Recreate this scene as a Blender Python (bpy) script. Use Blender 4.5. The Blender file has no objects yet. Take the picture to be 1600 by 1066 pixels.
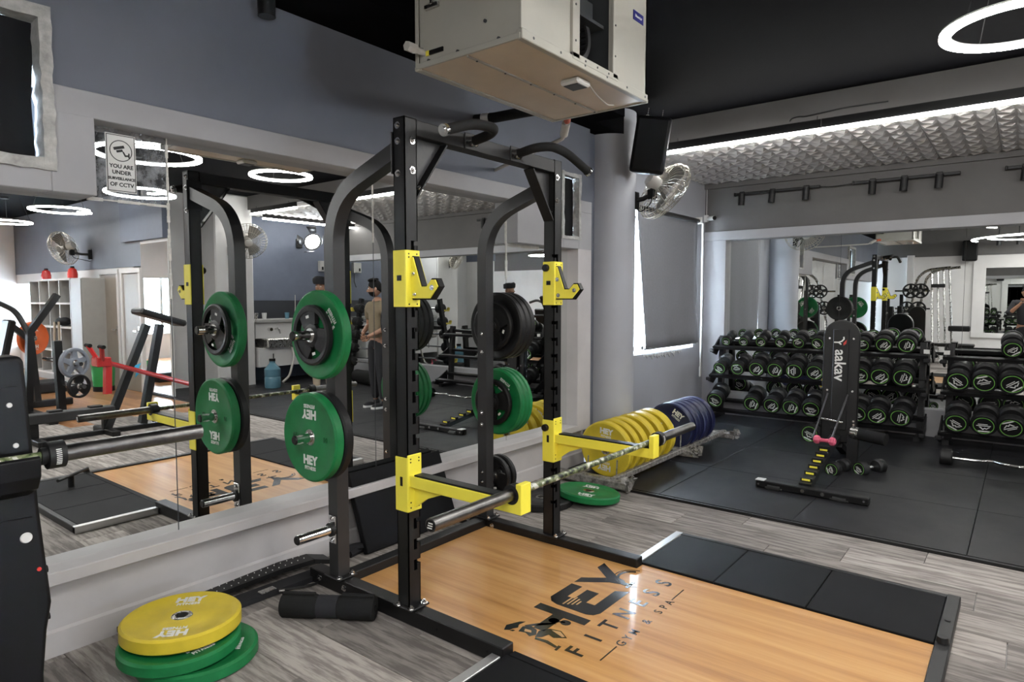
import bpy, math, random
from mathutils import Vector, Matrix, Euler
random.seed(7)
S = bpy.context.scene
COL = S.collection
PI = math.pi
R = math.radians

# ------------------------------------------------------------------ camera, world, exposure
cam_data = bpy.data.cameras.new('camera')
cam = bpy.data.objects.new('camera', cam_data)
COL.objects.link(cam)
cam_data.sensor_width = 36.0
cam_data.lens = 1022.0 / 1600.0 * 36.0
cam_data.clip_start = 0.05
cam.location = (0, 0, 1.541)
cam.rotation_euler = (R(90) - math.atan(66.0 / 1022.0), 0, R(38.2))
S.camera = cam

W = bpy.data.worlds.new('world')
S.world = W
W.use_nodes = True
wbg = W.node_tree.nodes['Background']
wbg.inputs[0].default_value = (0.74, 0.87, 1.0, 1)
wbg.inputs[1].default_value = 42.0

S.view_settings.view_transform = 'Standard'
S.view_settings.look = 'None'
S.view_settings.exposure = 1.12
S.view_settings.gamma = 1.0
S.view_settings.use_curve_mapping = False
LED = 29.0      # radiance of the ring lights and strips

# ------------------------------------------------------------------ materials
def _nodes(name):
    m = bpy.data.materials.new(name)
    m.use_nodes = True
    nt = m.node_tree
    return m, nt, nt.nodes['Principled BSDF']

def mat(name, col, rough=0.5, metal=0.0, var=0.0, vscale=8.0, bump=0.0, bscale=60.0, spec=0.5, coat=0.0, stretch=None, rvar=0.0):
    m, nt, p = _nodes(name)
    p.inputs['Base Color'].default_value = (*col, 1)
    p.inputs['Roughness'].default_value = rough
    p.inputs['Metallic'].default_value = metal
    p.inputs['Specular IOR Level'].default_value = spec
    p.inputs['Coat Weight'].default_value = coat
    p.inputs['Coat Roughness'].default_value = 0.15
    L = nt.links.new
    if var > 0 or bump > 0 or rvar > 0:
        tc = nt.nodes.new('ShaderNodeTexCoord')
        vec = tc.outputs['Object']
        if stretch:
            mp = nt.nodes.new('ShaderNodeMapping')
            mp.inputs['Scale'].default_value = stretch
            L(vec, mp.inputs['Vector']); vec = mp.outputs['Vector']
    if var > 0 or rvar > 0:
        n = nt.nodes.new('ShaderNodeTexNoise')
        n.inputs['Scale'].default_value = vscale
        n.inputs['Detail'].default_value = 5
        n.inputs['Roughness'].default_value = 0.6
        L(vec, n.inputs['Vector'])
    if var > 0:
        r = nt.nodes.new('ShaderNodeValToRGB')
        r.color_ramp.elements[0].position = 0.3
        r.color_ramp.elements[1].position = 0.72
        r.color_ramp.elements[0].color = (*[max(0, c * (1 - var)) for c in col], 1)
        r.color_ramp.elements[1].color = (*[min(1, c * (1 + var)) for c in col], 1)
        L(n.outputs['Fac'], r.inputs['Fac'])
        L(r.outputs['Color'], p.inputs['Base Color'])
    if rvar > 0:
        mr = nt.nodes.new('ShaderNodeMapRange')
        mr.inputs['To Min'].default_value = max(0.02, rough - rvar)
        mr.inputs['To Max'].default_value = min(1, rough + rvar)
        L(n.outputs['Fac'], mr.inputs['Value'])
        L(mr.outputs['Result'], p.inputs['Roughness'])
    if bump > 0:
        n2 = nt.nodes.new('ShaderNodeTexNoise')
        n2.inputs['Scale'].default_value = bscale
        n2.inputs['Detail'].default_value = 4
        L(vec, n2.inputs['Vector'])
        b = nt.nodes.new('ShaderNodeBump')
        b.inputs['Strength'].default_value = bump
        b.inputs['Distance'].default_value = 0.01
        L(n2.outputs['Fac'], b.inputs['Height'])
        L(b.outputs['Normal'], p.inputs['Normal'])
    return m

def emit(name, col, strength):
    m, nt, p = _nodes(name)
    p.inputs['Base Color'].default_value = (*col, 1)
    p.inputs['Emission Color'].default_value = (*col, 1)
    p.inputs['Emission Strength'].default_value = strength
    return m

def mirror_mat(name, tint=(0.88, 0.90, 0.895), damaged=False):
    m, nt, p = _nodes(name)
    p.inputs['Base Color'].default_value = (*tint, 1)
    p.inputs['Metallic'].default_value = 1.0
    p.inputs['Roughness'].default_value = 0.0
    if damaged:
        L = nt.links.new
        tc = nt.nodes.new('ShaderNodeTexCoord')
        n = nt.nodes.new('ShaderNodeTexNoise')
        n.inputs['Scale'].default_value = 9; n.inputs['Detail'].default_value = 6; n.inputs['Roughness'].default_value = 0.7
        L(tc.outputs['Object'], n.inputs['Vector'])
        r = nt.nodes.new('ShaderNodeValToRGB')
        r.color_ramp.elements[0].position = 0.44; r.color_ramp.elements[0].color = (0.06, 0.06, 0.06, 1)
        r.color_ramp.elements[1].position = 0.66; r.color_ramp.elements[1].color = (0.85, 0.85, 0.85, 1)
        L(n.outputs['Fac'], r.inputs['Fac'])
        d = nt.nodes.new('ShaderNodeBsdfDiffuse')
        d.inputs['Color'].default_value = (0.36, 0.38, 0.40, 1)
        mx = nt.nodes.new('ShaderNodeMixShader')
        L(r.outputs['Color'], mx.inputs[0])
        L(p.outputs[0], mx.inputs[1]); L(d.outputs[0], mx.inputs[2])
        L(mx.outputs[0], nt.nodes['Material Output'].inputs[0])
    return m

def plank_mat(name, c0, c1, cdark, rough, scale_long, scale_cross, axis='x', coat=0.0, obj_random=True, island=0.25):
    """Grain streaks stretched along one axis, with a tone of its own for every piece."""
    m, nt, p = _nodes(name)
    L = nt.links.new
    tc = nt.nodes.new('ShaderNodeTexCoord')
    mp = nt.nodes.new('ShaderNodeMapping')
    mp.inputs['Scale'].default_value = (scale_long, scale_cross, 1) if axis == 'x' else (scale_cross, scale_long, 1)
    oi = nt.nodes.new('ShaderNodeObjectInfo')
    mul = nt.nodes.new('ShaderNodeMath'); mul.operation = 'MULTIPLY'; mul.inputs[1].default_value = 37.0
    L(oi.outputs['Random'], mul.inputs[0])
    add = nt.nodes.new('ShaderNodeVectorMath'); add.operation = 'ADD'
    L(tc.outputs['Object'], mp.inputs['Vector']); L(mp.outputs['Vector'], add.inputs[0])
    L(mul.outputs[0], add.inputs[1])
    n = nt.nodes.new('ShaderNodeTexNoise'); n.inputs['Scale'].default_value = 1; n.inputs['Detail'].default_value = 6; n.inputs['Roughness'].default_value = 0.62
    L(add.outputs[0], n.inputs['Vector'])
    r = nt.nodes.new('ShaderNodeValToRGB')
    e = r.color_ramp.elements
    e[0].position = 0.30; e[0].color = (*cdark, 1)
    e[1].position = 0.68; e[1].color = (*c1, 1)
    k = e.new(0.5); k.color = (*c0, 1)
    L(n.outputs['Fac'], r.inputs['Fac'])
    hsv = nt.nodes.new('ShaderNodeHueSaturation')
    mr = nt.nodes.new('ShaderNodeMapRange')
    mr.inputs['To Min'].default_value = 1 - island; mr.inputs['To Max'].default_value = 1 + island
    L(oi.outputs['Random'], mr.inputs['Value']); L(mr.outputs['Result'], hsv.inputs['Value'])
    L(r.outputs['Color'], hsv.inputs['Color']); L(hsv.outputs['Color'], p.inputs['Base Color'])
    p.inputs['Roughness'].default_value = rough
    p.inputs['Coat Weight'].default_value = coat
    p.inputs['Coat Roughness'].default_value = 0.07
    return m

def camo_mat():
    m, nt, p = _nodes('camouflage coating')
    L = nt.links.new
    tc = nt.nodes.new('ShaderNodeTexCoord')
    n = nt.nodes.new('ShaderNodeTexNoise'); n.inputs['Scale'].default_value = 36; n.inputs['Detail'].default_value = 1.5
    mp = nt.nodes.new('ShaderNodeMapping'); mp.inputs['Scale'].default_value = (1, 1.0, 1)
    L(tc.outputs['Object'], mp.inputs['Vector']); L(mp.outputs['Vector'], n.inputs['Vector'])
    r = nt.nodes.new('ShaderNodeValToRGB'); r.color_ramp.interpolation = 'CONSTANT'
    e = r.color_ramp.elements
    e[0].position = 0.0; e[0].color = (0.012, 0.013, 0.012, 1)
    e[1].position = 0.62; e[1].color = (0.55, 0.56, 0.50, 1)
    k = e.new(0.44); k.color = (0.09, 0.12, 0.05, 1)
    k = e.new(0.53); k.color = (0.20, 0.22, 0.13, 1)
    L(n.outputs['Fac'], r.inputs['Fac']); L(r.outputs['Color'], p.inputs['Base Color'])
    p.inputs['Roughness'].default_value = 0.35
    return m

M = {}
M['upper_wall'] = mat('dark blue grey paint', (0.128, 0.140, 0.168), 0.62, var=0.08, vscale=2)
M['band'] = mat('mid grey paint', (0.34, 0.34, 0.35), 0.6, var=0.06, vscale=3)
M['lower_wall'] = mat('light grey paint', (0.52, 0.50, 0.50), 0.55, var=0.08, vscale=3)
M['white_wall'] = mat('off white paint', (0.62, 0.61, 0.60), 0.6, var=0.05, vscale=2)
M['navy_wall'] = mat('slate blue paint', (0.10, 0.115, 0.155), 0.6, var=0.06)
M['pillar'] = mat('grey pillar paint', (0.385, 0.395, 0.425), 0.5, var=0.05, vscale=2)
M['black_ceiling'] = mat('black ceiling paint', (0.0024, 0.0024, 0.0032), 0.85, var=0.1, spec=0.04)
M['beam'] = mat('grey beam paint', (0.10, 0.095, 0.092), 0.65, var=0.08, vscale=3)
M['tile'] = mat('pale embossed panel', (0.60, 0.575, 0.55), 0.5, var=0.05)
M['rough_plaster'] = mat('bare rough plaster', (0.42, 0.42, 0.40), 0.9, var=0.25, vscale=25, bump=0.6, bscale=40)
M['film'] = mat('black window film', (0.004, 0.004, 0.0045), 0.6, spec=0.15)
M['fabric'] = mat('grey roller blind fabric', (0.24, 0.245, 0.265), 0.85, var=0.05, vscale=40)
M['white_plastic'] = mat('white plastic', (0.62, 0.62, 0.60), 0.4)
M['rack'] = mat('black powder coat', (0.0065, 0.0065, 0.0071), 0.45, var=0.1, bump=0.05, bscale=400, spec=0.38)
M['rack_grey'] = mat('graphite powder coat', (0.026, 0.026, 0.027), 0.4, var=0.06, bump=0.05, bscale=400)
M['yellow'] = mat('yellow powder coat', (0.88, 0.77, 0.070), 0.38, var=0.05, vscale=4)
M['black_plastic'] = mat('black wear plastic', (0.005, 0.005, 0.0056), 0.42, spec=0.25)
M['chrome'] = mat('chromed steel', (0.72, 0.72, 0.72), 0.14, 1.0)
M['steel'] = mat('brushed steel', (0.50, 0.49, 0.47), 0.28, 1.0, rvar=0.1, vscale=30)
M['dark_steel'] = mat('worn dark steel', (0.17, 0.165, 0.16), 0.34, 1.0, var=0.3, vscale=18, rvar=0.12)
M['rubber'] = mat('black rubber', (0.007, 0.007, 0.0076), 0.5, spec=0.4, var=0.15, vscale=20)
M['iron'] = mat('black cast iron plate', (0.0065, 0.0065, 0.007), 0.42, spec=0.4, var=0.1, vscale=30, bump=0.1, bscale=200)
M['green'] = mat('green bumper rubber', (0.008, 0.165, 0.046), 0.46, spec=0.35, var=0.16, vscale=14, rvar=0.08)
M['yellow_plate'] = mat('yellow bumper rubber', (0.62, 0.47, 0.03), 0.45, var=0.08, vscale=14, rvar=0.08)
M['blue_plate'] = mat('navy bumper rubber', (0.008, 0.011, 0.050), 0.42, var=0.12, vscale=14, rvar=0.08)
M['print'] = mat('white print', (0.72, 0.72, 0.70), 0.5)
M['emboss_green'] = mat('embossed green rubber', (0.008, 0.11, 0.035), 0.4)
M['wood'] = plank_mat('varnished platform wood', (0.50, 0.255, 0.080), (0.58, 0.325, 0.118), (0.37, 0.170, 0.047), 0.38, 0.7, 16, 'x', coat=0.55, island=0.10)
M['vinyl'] = plank_mat('orange wood vinyl', (0.36, 0.17, 0.07), (0.45, 0.23, 0.10), (0.27, 0.12, 0.05), 0.35, 0.8, 12, 'x')
M['carpet'] = plank_mat('streaked grey carpet', (0.275, 0.252, 0.233), (0.345, 0.316, 0.292), (0.195, 0.176, 0.165), 0.95, 4.2, 40, 'x', island=0.30)
for _n in M['carpet'].node_tree.nodes:
    if _n.type == 'VALTORGB':
        _n.color_ramp.elements[0].position = .42; _n.color_ramp.elements[1].position = .50; _n.color_ramp.elements[2].position = .58
    if _n.type == 'BSDF_PRINCIPLED': _n.inputs['Specular IOR Level'].default_value = .1
M['mat'] = mat('black rubber mat', (0.0095, 0.0095, 0.0112), 0.5, spec=0.26, var=0.25, vscale=3.5, bump=0.12, bscale=350, rvar=0.10)
M['tile_mat'] = mat('charcoal platform rubber', (0.008, 0.0082, 0.0094), 0.62, spec=0.12, var=0.15, vscale=6, bump=0.1, bscale=300)
M['logo'] = mat('black vinyl decal', (0.012, 0.013, 0.014), 0.22)
M['logo_line'] = mat('pale decal detail', (0.50, 0.30, 0.13), 0.3)
M['cream_metal'] = mat('cream painted sheet metal', (0.40, 0.39, 0.34), 0.42, var=0.05, vscale=4)
M['cream_under'] = mat('beige sheet metal', (0.62, 0.52, 0.385), 0.3, var=0.08, vscale=4)
M['dark_inside'] = mat('dark sheet metal', (0.06, 0.065, 0.07), 0.45, 0.3)
M['navy_label'] = mat('navy label', (0.02, 0.02, 0.16), 0.4)
M['wire'] = mat('black wire', (0.012, 0.012, 0.012), 0.5)
M['foam'] = mat('black foam', (0.0075, 0.0075, 0.0075), 0.85, spec=0.3, bump=0.1, bscale=500)
M['vinyl_pad'] = mat('black upholstery vinyl', (0.006, 0.006, 0.0065), 0.38, spec=0.4, bump=0.08, bscale=300)
M['pink'] = mat('pink neoprene', (0.62, 0.10, 0.17), 0.5, var=0.1)
M['red_metal'] = mat('red gloss paint', (0.42, 0.018, 0.018), 0.25, coat=0.4)
M['orange_plate'] = mat('orange bumper rubber', (0.62, 0.11, 0.02), 0.42, var=0.08)
M['grey_plate'] = mat('grey cast plate', (0.20, 0.22, 0.26), 0.4, var=0.1)
M['green_ring'] = mat('green printed ring', (0.20, 0.50, 0.10), 0.5)
M['lime_print'] = mat('lime printed label', (0.42, 0.60, 0.06), 0.5)
M['film_wrap'] = mat('dusty stretch film', (0.20, 0.19, 0.175), 0.22, var=0.6, vscale=30, bump=0.9, bscale=45, spec=0.8)
M['led'] = emit('white led diffuser', (1.0, 0.98, 0.95), LED)
M['spot_led'] = emit('cool flood led', (0.90, 0.95, 1.0), 25)
M['mirror'] = mirror_mat('silvered mirror')
M['mirror_back'] = mirror_mat('silvered mirror of the dumbbell wall', (0.86, 0.88, 0.87))
M['mirror_worn'] = mirror_mat('mirror with perished silvering', (0.6, 0.63, 0.66), True)
M['sealant'] = mat('white sealant', (0.62, 0.61, 0.57), 0.7, var=0.15, vscale=60, bump=0.5, bscale=80)
M['skin'] = mat('skin', (0.30, 0.155, 0.095), 0.5, var=0.08, vscale=20)
M['hair'] = mat('black hair', (0.006, 0.0055, 0.0055), 0.7, spec=0.15, bump=0.6, bscale=120)
M['olive'] = mat('khaki jersey', (0.17, 0.135, 0.085), 0.85, var=0.1, vscale=10)
M['black_cloth'] = mat('black cloth', (0.012, 0.012, 0.015), 0.85, var=0.1)
M['grey_cloth'] = mat('grey jersey', (0.21, 0.225, 0.235), 0.85, var=0.08)
M['beige_cloth'] = mat('beige cotton', (0.42, 0.34, 0.25), 0.85, var=0.08)
M['shoe'] = mat('black and white shoe', (0.45, 0.45, 0.43), 0.6)
M['shelf'] = mat('grey laminate', (0.34, 0.335, 0.32), 0.45, var=0.04)
M['door'] = mat('taupe laminate door', (0.30, 0.265, 0.225), 0.45, var=0.05)
M['red_plastic'] = mat('red plastic', (0.55, 0.03, 0.02), 0.35)
M['green_plastic'] = mat('green plastic', (0.03, 0.32, 0.08), 0.4)
M['blue_water'] = mat('translucent blue plastic', (0.12, 0.26, 0.34), 0.15, spec=0.8)
M['cable_yellow'] = mat('yellow rubber handle', (0.55, 0.45, 0.05), 0.5)
M['fan_metal'] = mat('pale gold fan wire', (0.48, 0.45, 0.38), 0.3, 0.8)
M['fan_blade'] = mat('grey brown fan blade', (0.23, 0.22, 0.20), 0.35, 0.4)
M['pipe_white'] = mat('white pipe', (0.50, 0.48, 0.44), 0.4)
M['orange_pipe'] = mat('orange pipe', (0.50, 0.09, 0.04), 0.5)
M['alu'] = mat('bright aluminium edge', (0.62, 0.62, 0.62), 0.35, 0.9)
M['wood_post'] = mat('orange wooden post', (0.35, 0.18, 0.07), 0.5, var=0.15, stretch=(10, 10, 1))

# ------------------------------------------------------------------ mesh builder
OFF = {}          # world offset of a root's origin, for parts written in world coordinates

class MB:
    def __init__(self):
        self.v = []; self.f = []; self.M = Matrix.Identity(4)
    def at(self, loc=(0, 0, 0), rot=(0, 0, 0)):
        self.M = Matrix.Translation(loc) @ Euler(rot).to_matrix().to_4x4(); return self
    def _add(self, vs, fs):
        b = len(self.v)
        self.v += [tuple(self.M @ Vector(p)) for p in vs]
        self.f += [tuple(b + i for i in f) for f in fs]
        return self
    def box(self, p0, p1, ch=0.0):
        x0, y0, z0 = [min(a, b) for a, b in zip(p0, p1)]; x1, y1, z1 = [max(a, b) for a, b in zip(p0, p1)]
        if ch <= 0:
            return self._add([(x0, y0, z0), (x1, y0, z0), (x1, y1, z0), (x0, y1, z0), (x0, y0, z1), (x1, y0, z1), (x1, y1, z1), (x0, y1, z1)],
                             [(0, 3, 2, 1), (4, 5, 6, 7), (0, 1, 5, 4), (1, 2, 6, 5), (2, 3, 7, 6), (3, 0, 4, 7)])
        c = min(ch, (x1 - x0) * .45, (y1 - y0) * .45, (z1 - z0) * .45)
        vs = []; idx = {}
        for sx in (0, 1):
            for sy in (0, 1):
                for sz in (0, 1):
                    P = ((x0, x1)[sx], (y0, y1)[sy], (z0, z1)[sz])
                    d = (c if sx == 0 else -c, c if sy == 0 else -c, c if sz == 0 else -c)
                    for a in range(3):
                        q = [P[i] + (0 if i == a else d[i]) for i in range(3)]
                        idx[(sx, sy, sz, a)] = len(vs); vs.append(tuple(q))
        fs = []
        def face(keys):
            ids = [idx[k] for k in keys]
            a, b2, c2 = [Vector(vs[i]) for i in ids[:3]]
            nrm = (b2 - a).cross(c2 - a)
            cen = sum((Vector(vs[i]) for i in ids), Vector()) / len(ids)
            if nrm.dot(cen - Vector(((x0 + x1) / 2, (y0 + y1) / 2, (z0 + z1) / 2))) < 0: ids = ids[::-1]
            fs.append(tuple(ids))
        for a in range(3):
            o = [i for i in range(3) if i != a]
            for s in (0, 1):
                def k(u, w):
                    t = [0, 0, 0]; t[a] = s; t[o[0]] = u; t[o[1]] = w
                    return (*t, a)
                face([k(0, 0), k(1, 0), k(1, 1), k(0, 1)])
            for u in (0, 1):
                for w in (0, 1):
                    def e(s, ax):
                        t = [0, 0, 0]; t[a] = s; t[o[0]] = u; t[o[1]] = w
                        return (*t, ax)
                    face([e(0, o[0]), e(1, o[0]), e(1, o[1]), e(0, o[1])])
        for sx in (0, 1):
            for sy in (0, 1):
                for sz in (0, 1):
                    face([(sx, sy, sz, 0), (sx, sy, sz, 1), (sx, sy, sz, 2)])
        return self._add(vs, fs)
    def cbox(self, c, s, ch=0.0):
        return self.box([c[i] - s[i] / 2 for i in range(3)], [c[i] + s[i] / 2 for i in range(3)], ch)
    def cyl(self, p0, p1, r0, r1=None, n=16, caps=True):
        r1 = r0 if r1 is None else r1
        p0 = Vector(p0); p1 = Vector(p1); d = (p1 - p0).normalized()
        u = d.orthogonal().normalized(); w = d.cross(u)
        vs = []
        for p, r in ((p0, r0), (p1, r1)):
            for i in range(n):
                a = 2 * PI * i / n
                vs.append(tuple(p + u * (r * math.cos(a)) + w * (r * math.sin(a))))
        fs = [(i, (i + 1) % n, n + (i + 1) % n, n + i) for i in range(n)]
        if caps: fs += [tuple(range(n - 1, -1, -1)), tuple(range(n, 2 * n))]
        return self._add(vs, fs)
    def tube(self, pts, r, n=10, closed=False, rs=None):
        P = [Vector(p) for p in pts]; k = len(P)
        vs = []; ref = None
        for i in range(k):
            if closed: t = (P[(i + 1) % k] - P[i - 1])
            else: t = (P[min(i + 1, k - 1)] - P[max(i - 1, 0)])
            t = t.normalized()
            if ref is None: ref = t.orthogonal().normalized()
            ref = (ref - t * ref.dot(t)).normalized(); w = t.cross(ref)
            rr = rs[i] if rs else r
            for j in range(n):
                a = 2 * PI * j / n
                vs.append(tuple(P[i] + ref * (rr * math.cos(a)) + w * (rr * math.sin(a))))
        fs = []
        for i in range(k if closed else k - 1):
            b0 = i * n; b1 = ((i + 1) % k) * n
            for j in range(n): fs.append((b0 + j, b0 + (j + 1) % n, b1 + (j + 1) % n, b1 + j))
        if not closed: fs += [tuple(range(n - 1, -1, -1)), tuple(range((k - 1) * n, k * n))]
        return self._add(vs, fs)
    def sweep_rect(self, pts, wx, wn, side=(0, 1, 0)):
        """Rectangular tube along a polyline lying in the plane whose normal is `side`; wx is the width along side."""
        P = [Vector(p) for p in pts]; s = Vector(side).normalized(); k = len(P); vs = []
        for i in range(k):
            d0 = (P[i] - P[i - 1]).normalized() if i else (P[1] - P[0]).normalized()
            d1 = (P[i + 1] - P[i]).normalized() if i < k - 1 else d0
            t = (d0 + d1).normalized(); nn = s.cross(t).normalized()
            sc = 1 / max(0.4, t.dot(d1))
            for a, b in ((-1, -1), (1, -1), (1, 1), (-1, 1)):
                vs.append(tuple(P[i] + s * (a * wx / 2) + nn * (b * wn / 2 * sc)))
        fs = []
        for i in range(k - 1):
            for j in range(4): fs.append((i * 4 + j, i * 4 + (j + 1) % 4, i * 4 + 4 + (j + 1) % 4, i * 4 + 4 + j))
        fs += [(3, 2, 1, 0), tuple((k - 1) * 4 + j for j in range(4))]
        return self._add(vs, fs)
    def lathe(self, prof, n=40, closed=False):
        """prof: (r, z) points turned about local z."""
        vs = []; k = len(prof); fs = []
        for r, z in prof:
            for i in range(n):
                a = 2 * PI * i / n; vs.append((r * math.cos(a), r * math.sin(a), z))
        for j in range(k if closed else k - 1):
            a0 = j * n; a1 = ((j + 1) % k) * n
            for i in range(n): fs.append((a0 + i, a0 + (i + 1) % n, a1 + (i + 1) % n, a1 + i))
        if not closed:
            if prof[0][0] > 1e-5: fs.append(tuple(range(n - 1, -1, -1)))
            if prof[-1][0] > 1e-5: fs.append(tuple(range((k - 1) * n, k * n)))
        return self._add(vs, fs)
    def prism(self, poly, h0, h1, plane='xy'):
        n = len(poly)
        area = sum(poly[i][0] * poly[(i + 1) % n][1] - poly[(i + 1) % n][0] * poly[i][1] for i in range(n))
        if area < 0: poly = poly[::-1]
        def q(a, b, h):
            return (a, b, h) if plane == 'xy' else ((a, h, b) if plane == 'xz' else (h, a, b))
        vs = [q(a, b, h0) for a, b in poly] + [q(a, b, h1) for a, b in poly]
        fs = [tuple(range(n - 1, -1, -1)), tuple(range(n, 2 * n))] + [(i, (i + 1) % n, n + (i + 1) % n, n + i) for i in range(n)]
        if plane == 'xz': fs = [f[::-1] for f in fs]
        return self._add(vs, fs)
    def sphere(self, c, r, n=12, m=8, sc=(1, 1, 1)):
        vs = [(c[0], c[1], c[2] - r * sc[2])]
        for j in range(1, m):
            b = -PI / 2 + PI * j / m
            for i in range(n):
                a = 2 * PI * i / n
                vs.append((c[0] + r * sc[0] * math.cos(b) * math.cos(a), c[1] + r * sc[1] * math.cos(b) * math.sin(a), c[2] + r * sc[2] * math.sin(b)))
        vs.append((c[0], c[1], c[2] + r * sc[2])); fs = []
        for i in range(n): fs.append((0, 1 + (i + 1) % n, 1 + i))
        for j in range(m - 2):
            a0 = 1 + j * n; a1 = a0 + n
            for i in range(n): fs.append((a0 + i, a0 + (i + 1) % n, a1 + (i + 1) % n, a1 + i))
        t = len(vs) - 1; a0 = 1 + (m - 2) * n
        for i in range(n): fs.append((a0 + i, a0 + (i + 1) % n, t))
        return self._add(vs, fs)
    def mesh(self, name, off=None, smooth=32):
        me = bpy.data.meshes.new(name)
        vs = self.v if off is None else [(a - off[0], b - off[1], c - off[2]) for a, b, c in self.v]
        me.from_pydata(vs, [], self.f); me.update()
        if smooth:
            me.polygons.foreach_set('use_smooth', [True] * len(me.polygons))
            me.set_sharp_from_angle(angle=R(smooth))
        return me
    def build(self, name, m, parent=None, world=True, smooth=32):
        off = OFF.get(parent.name) if (parent is not None and world) else None
        me = self.mesh(name, off, smooth)
        me.materials.append(M[m] if isinstance(m, str) else m)
        return link(name, me, parent)

def link(name, me, parent=None, loc=(0, 0, 0), rot=(0, 0, 0), scale=(1, 1, 1)):
    o = bpy.data.objects.new(name, me); COL.objects.link(o)
    if parent is not None:
        o.parent = parent
        if parent.name in OFF: OFF[o.name] = OFF[parent.name]
    o.location = loc; o.rotation_euler = rot; o.scale = scale
    return o

def part(name, me, parent, m=None, loc=(0, 0, 0), rot=(0, 0, 0), scale=(1, 1, 1), label=None):
    o = link(name, me, parent, loc, rot, scale)
    if m is not None and not me.materials: me.materials.append(M[m])
    if label: o['label'] = label
    return o

def tag(o, label, cat, group=None):
    o['label'] = label; o['category'] = cat
    if group: o['group'] = group
    return o

def thing(name, label, cat, loc=(0, 0, 0), rot=(0, 0, 0), group=None):
    o = bpy.data.objects.new(name, None); COL.objects.link(o)
    o.empty_display_size = 0.1
    o.location = loc; o.rotation_euler = rot
    OFF[o.name] = tuple(loc)
    return tag(o, label, cat, group)

def struct(o):
    o['kind'] = 'structure'; return o

# Scale groups, resolved at the end: most of the scene is laid out in units of 1.0627 m.
K = 1.0627
KEEP, LEFT, FAR, ABS = [], [], [], []

def dup(root, loc, rot, label=None, group=None, scale=None):
    r = root.copy(); COL.objects.link(r); r.location = loc; r.rotation_euler = rot
    if scale: r.scale = scale
    if label: r['label'] = label
    if group: r['group'] = group
    for ch in list(root.children):
        c = ch.copy(); COL.objects.link(c); c.parent = r
        for g in list(ch.children):
            d = g.copy(); COL.objects.link(d); d.parent = c
    return r

_tc = {}
def text_mesh(body, size, bold=0.0, depth=0.001, key=None, spacing=1.0):
    k = (body, size, bold, depth, spacing, key)
    if k in _tc: return _tc[k]
    cu = bpy.data.curves.new('text', 'FONT')
    cu.body = body; cu.size = size; cu.offset = bold; cu.extrude = depth; cu.align_x = 'CENTER'; cu.align_y = 'CENTER'
    cu.space_character = spacing; cu.resolution_u = 3
    ob = bpy.data.objects.new('text', cu); COL.objects.link(ob)
    bpy.context.view_layer.update()
    me = bpy.data.meshes.new_from_object(ob.evaluated_get(bpy.context.evaluated_depsgraph_get()))
    bpy.data.objects.remove(ob)
    me.name = 'lettering'
    _tc[k] = me
    return me

def arc(c, r, a0, a1, n, z=None):
    return [(c[0] + r * math.cos(R(a0 + (a1 - a0) * i / n)), c[1] + r * math.sin(R(a0 + (a1 - a0) * i / n))) for i in range(n + 1)]

def fillet(pts, r, n=5):
    """Round the inner corners of a 3-D polyline."""
    P = [Vector(p) for p in pts]; out = [P[0]]
    for i in range(1, len(P) - 1):
        a = (P[i - 1] - P[i]); b = (P[i + 1] - P[i])
        d = min(r, a.length * .48, b.length * .48)
        s = P[i] + a.normalized() * d; e = P[i] + b.normalized() * d
        for k in range(n + 1):
            t = k / n
            out.append(s * (1 - t) ** 2 + P[i] * 2 * t * (1 - t) + e * t ** 2)
    out.append(P[-1])
    return out
# ------------------------------------------------------------------ the room
XW, YB, YR, XR, ZC = -3.14, 8.05, -2.6, 10.5, 3.12
ZL = 3.30     # left wall face, back wall, rear wall, far side, ceiling

def sbox(name, boxes, m, parent=None, ch=0.0):
    b = MB()
    for p0, p1 in boxes: b.box(p0, p1, ch)
    o = b.build(name, m, parent)
    return struct(o) if parent is None else o

floor = sbox('floor', [((-3.6, YR - .2, -.12), (XR + .2, YB + .2, -.012))], 'lower_wall')
# carpet planks, one by one: 1.0 x 0.25 m, staggered
pm = {}
def plank_mesh(l, w, h, m, nm):
    k = (round(l, 3), w, m)
    if k not in pm:
        me = MB().box((0.0015, 0.0015, 0), (l - .0015, w - .0015, h), 0.0015).mesh(nm)
        me.materials.append(M[m]); pm[k] = me
    return pm[k]
y = YR; row = 0
while y < 4.36:
    x = -3.14 - (0.0, .62, .25, .87, .44)[row % 5]
    w = min(0.25, 4.36 - y)
    while x < 2.2:
        x0 = max(x, -3.14); l = x + 1.0 - x0
        if l > .06: link('carpet_plank', plank_mesh(l, round(w, 3), .012, 'carpet', 'carpet_plank'), floor, (x0, y, -.012))
        x += 1.0
    y += .25; row += 1
y = YR
while y < 4.36:                                   # the wood-look vinyl further off
    x = 2.2 + .3 * (int(y * 10) % 3)
    x = 2.2
    while x < XR:
        link('vinyl_plank', plank_mesh(min(1.66, XR - x), .3, .010, 'vinyl', 'vinyl_plank'), floor, (x, y, -.012))
        x += 1.66
    y += .3
# black rubber gym tiles
for i in range(8):
    for j in range(4):
        x = -3.0 + i * 0.93; y = 4.37 + j * 0.99
        link('rubber_tile', plank_mesh(.93, .99, .034, 'mat', 'rubber_tile'), floor, (x, y, -.012))
link('rubber_edge', MB().box((-3.0, 4.345, -.012), (4.2, 4.37, .018)).mesh('rubber_edge'), floor).data.materials.append(M['rubber'])

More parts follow.
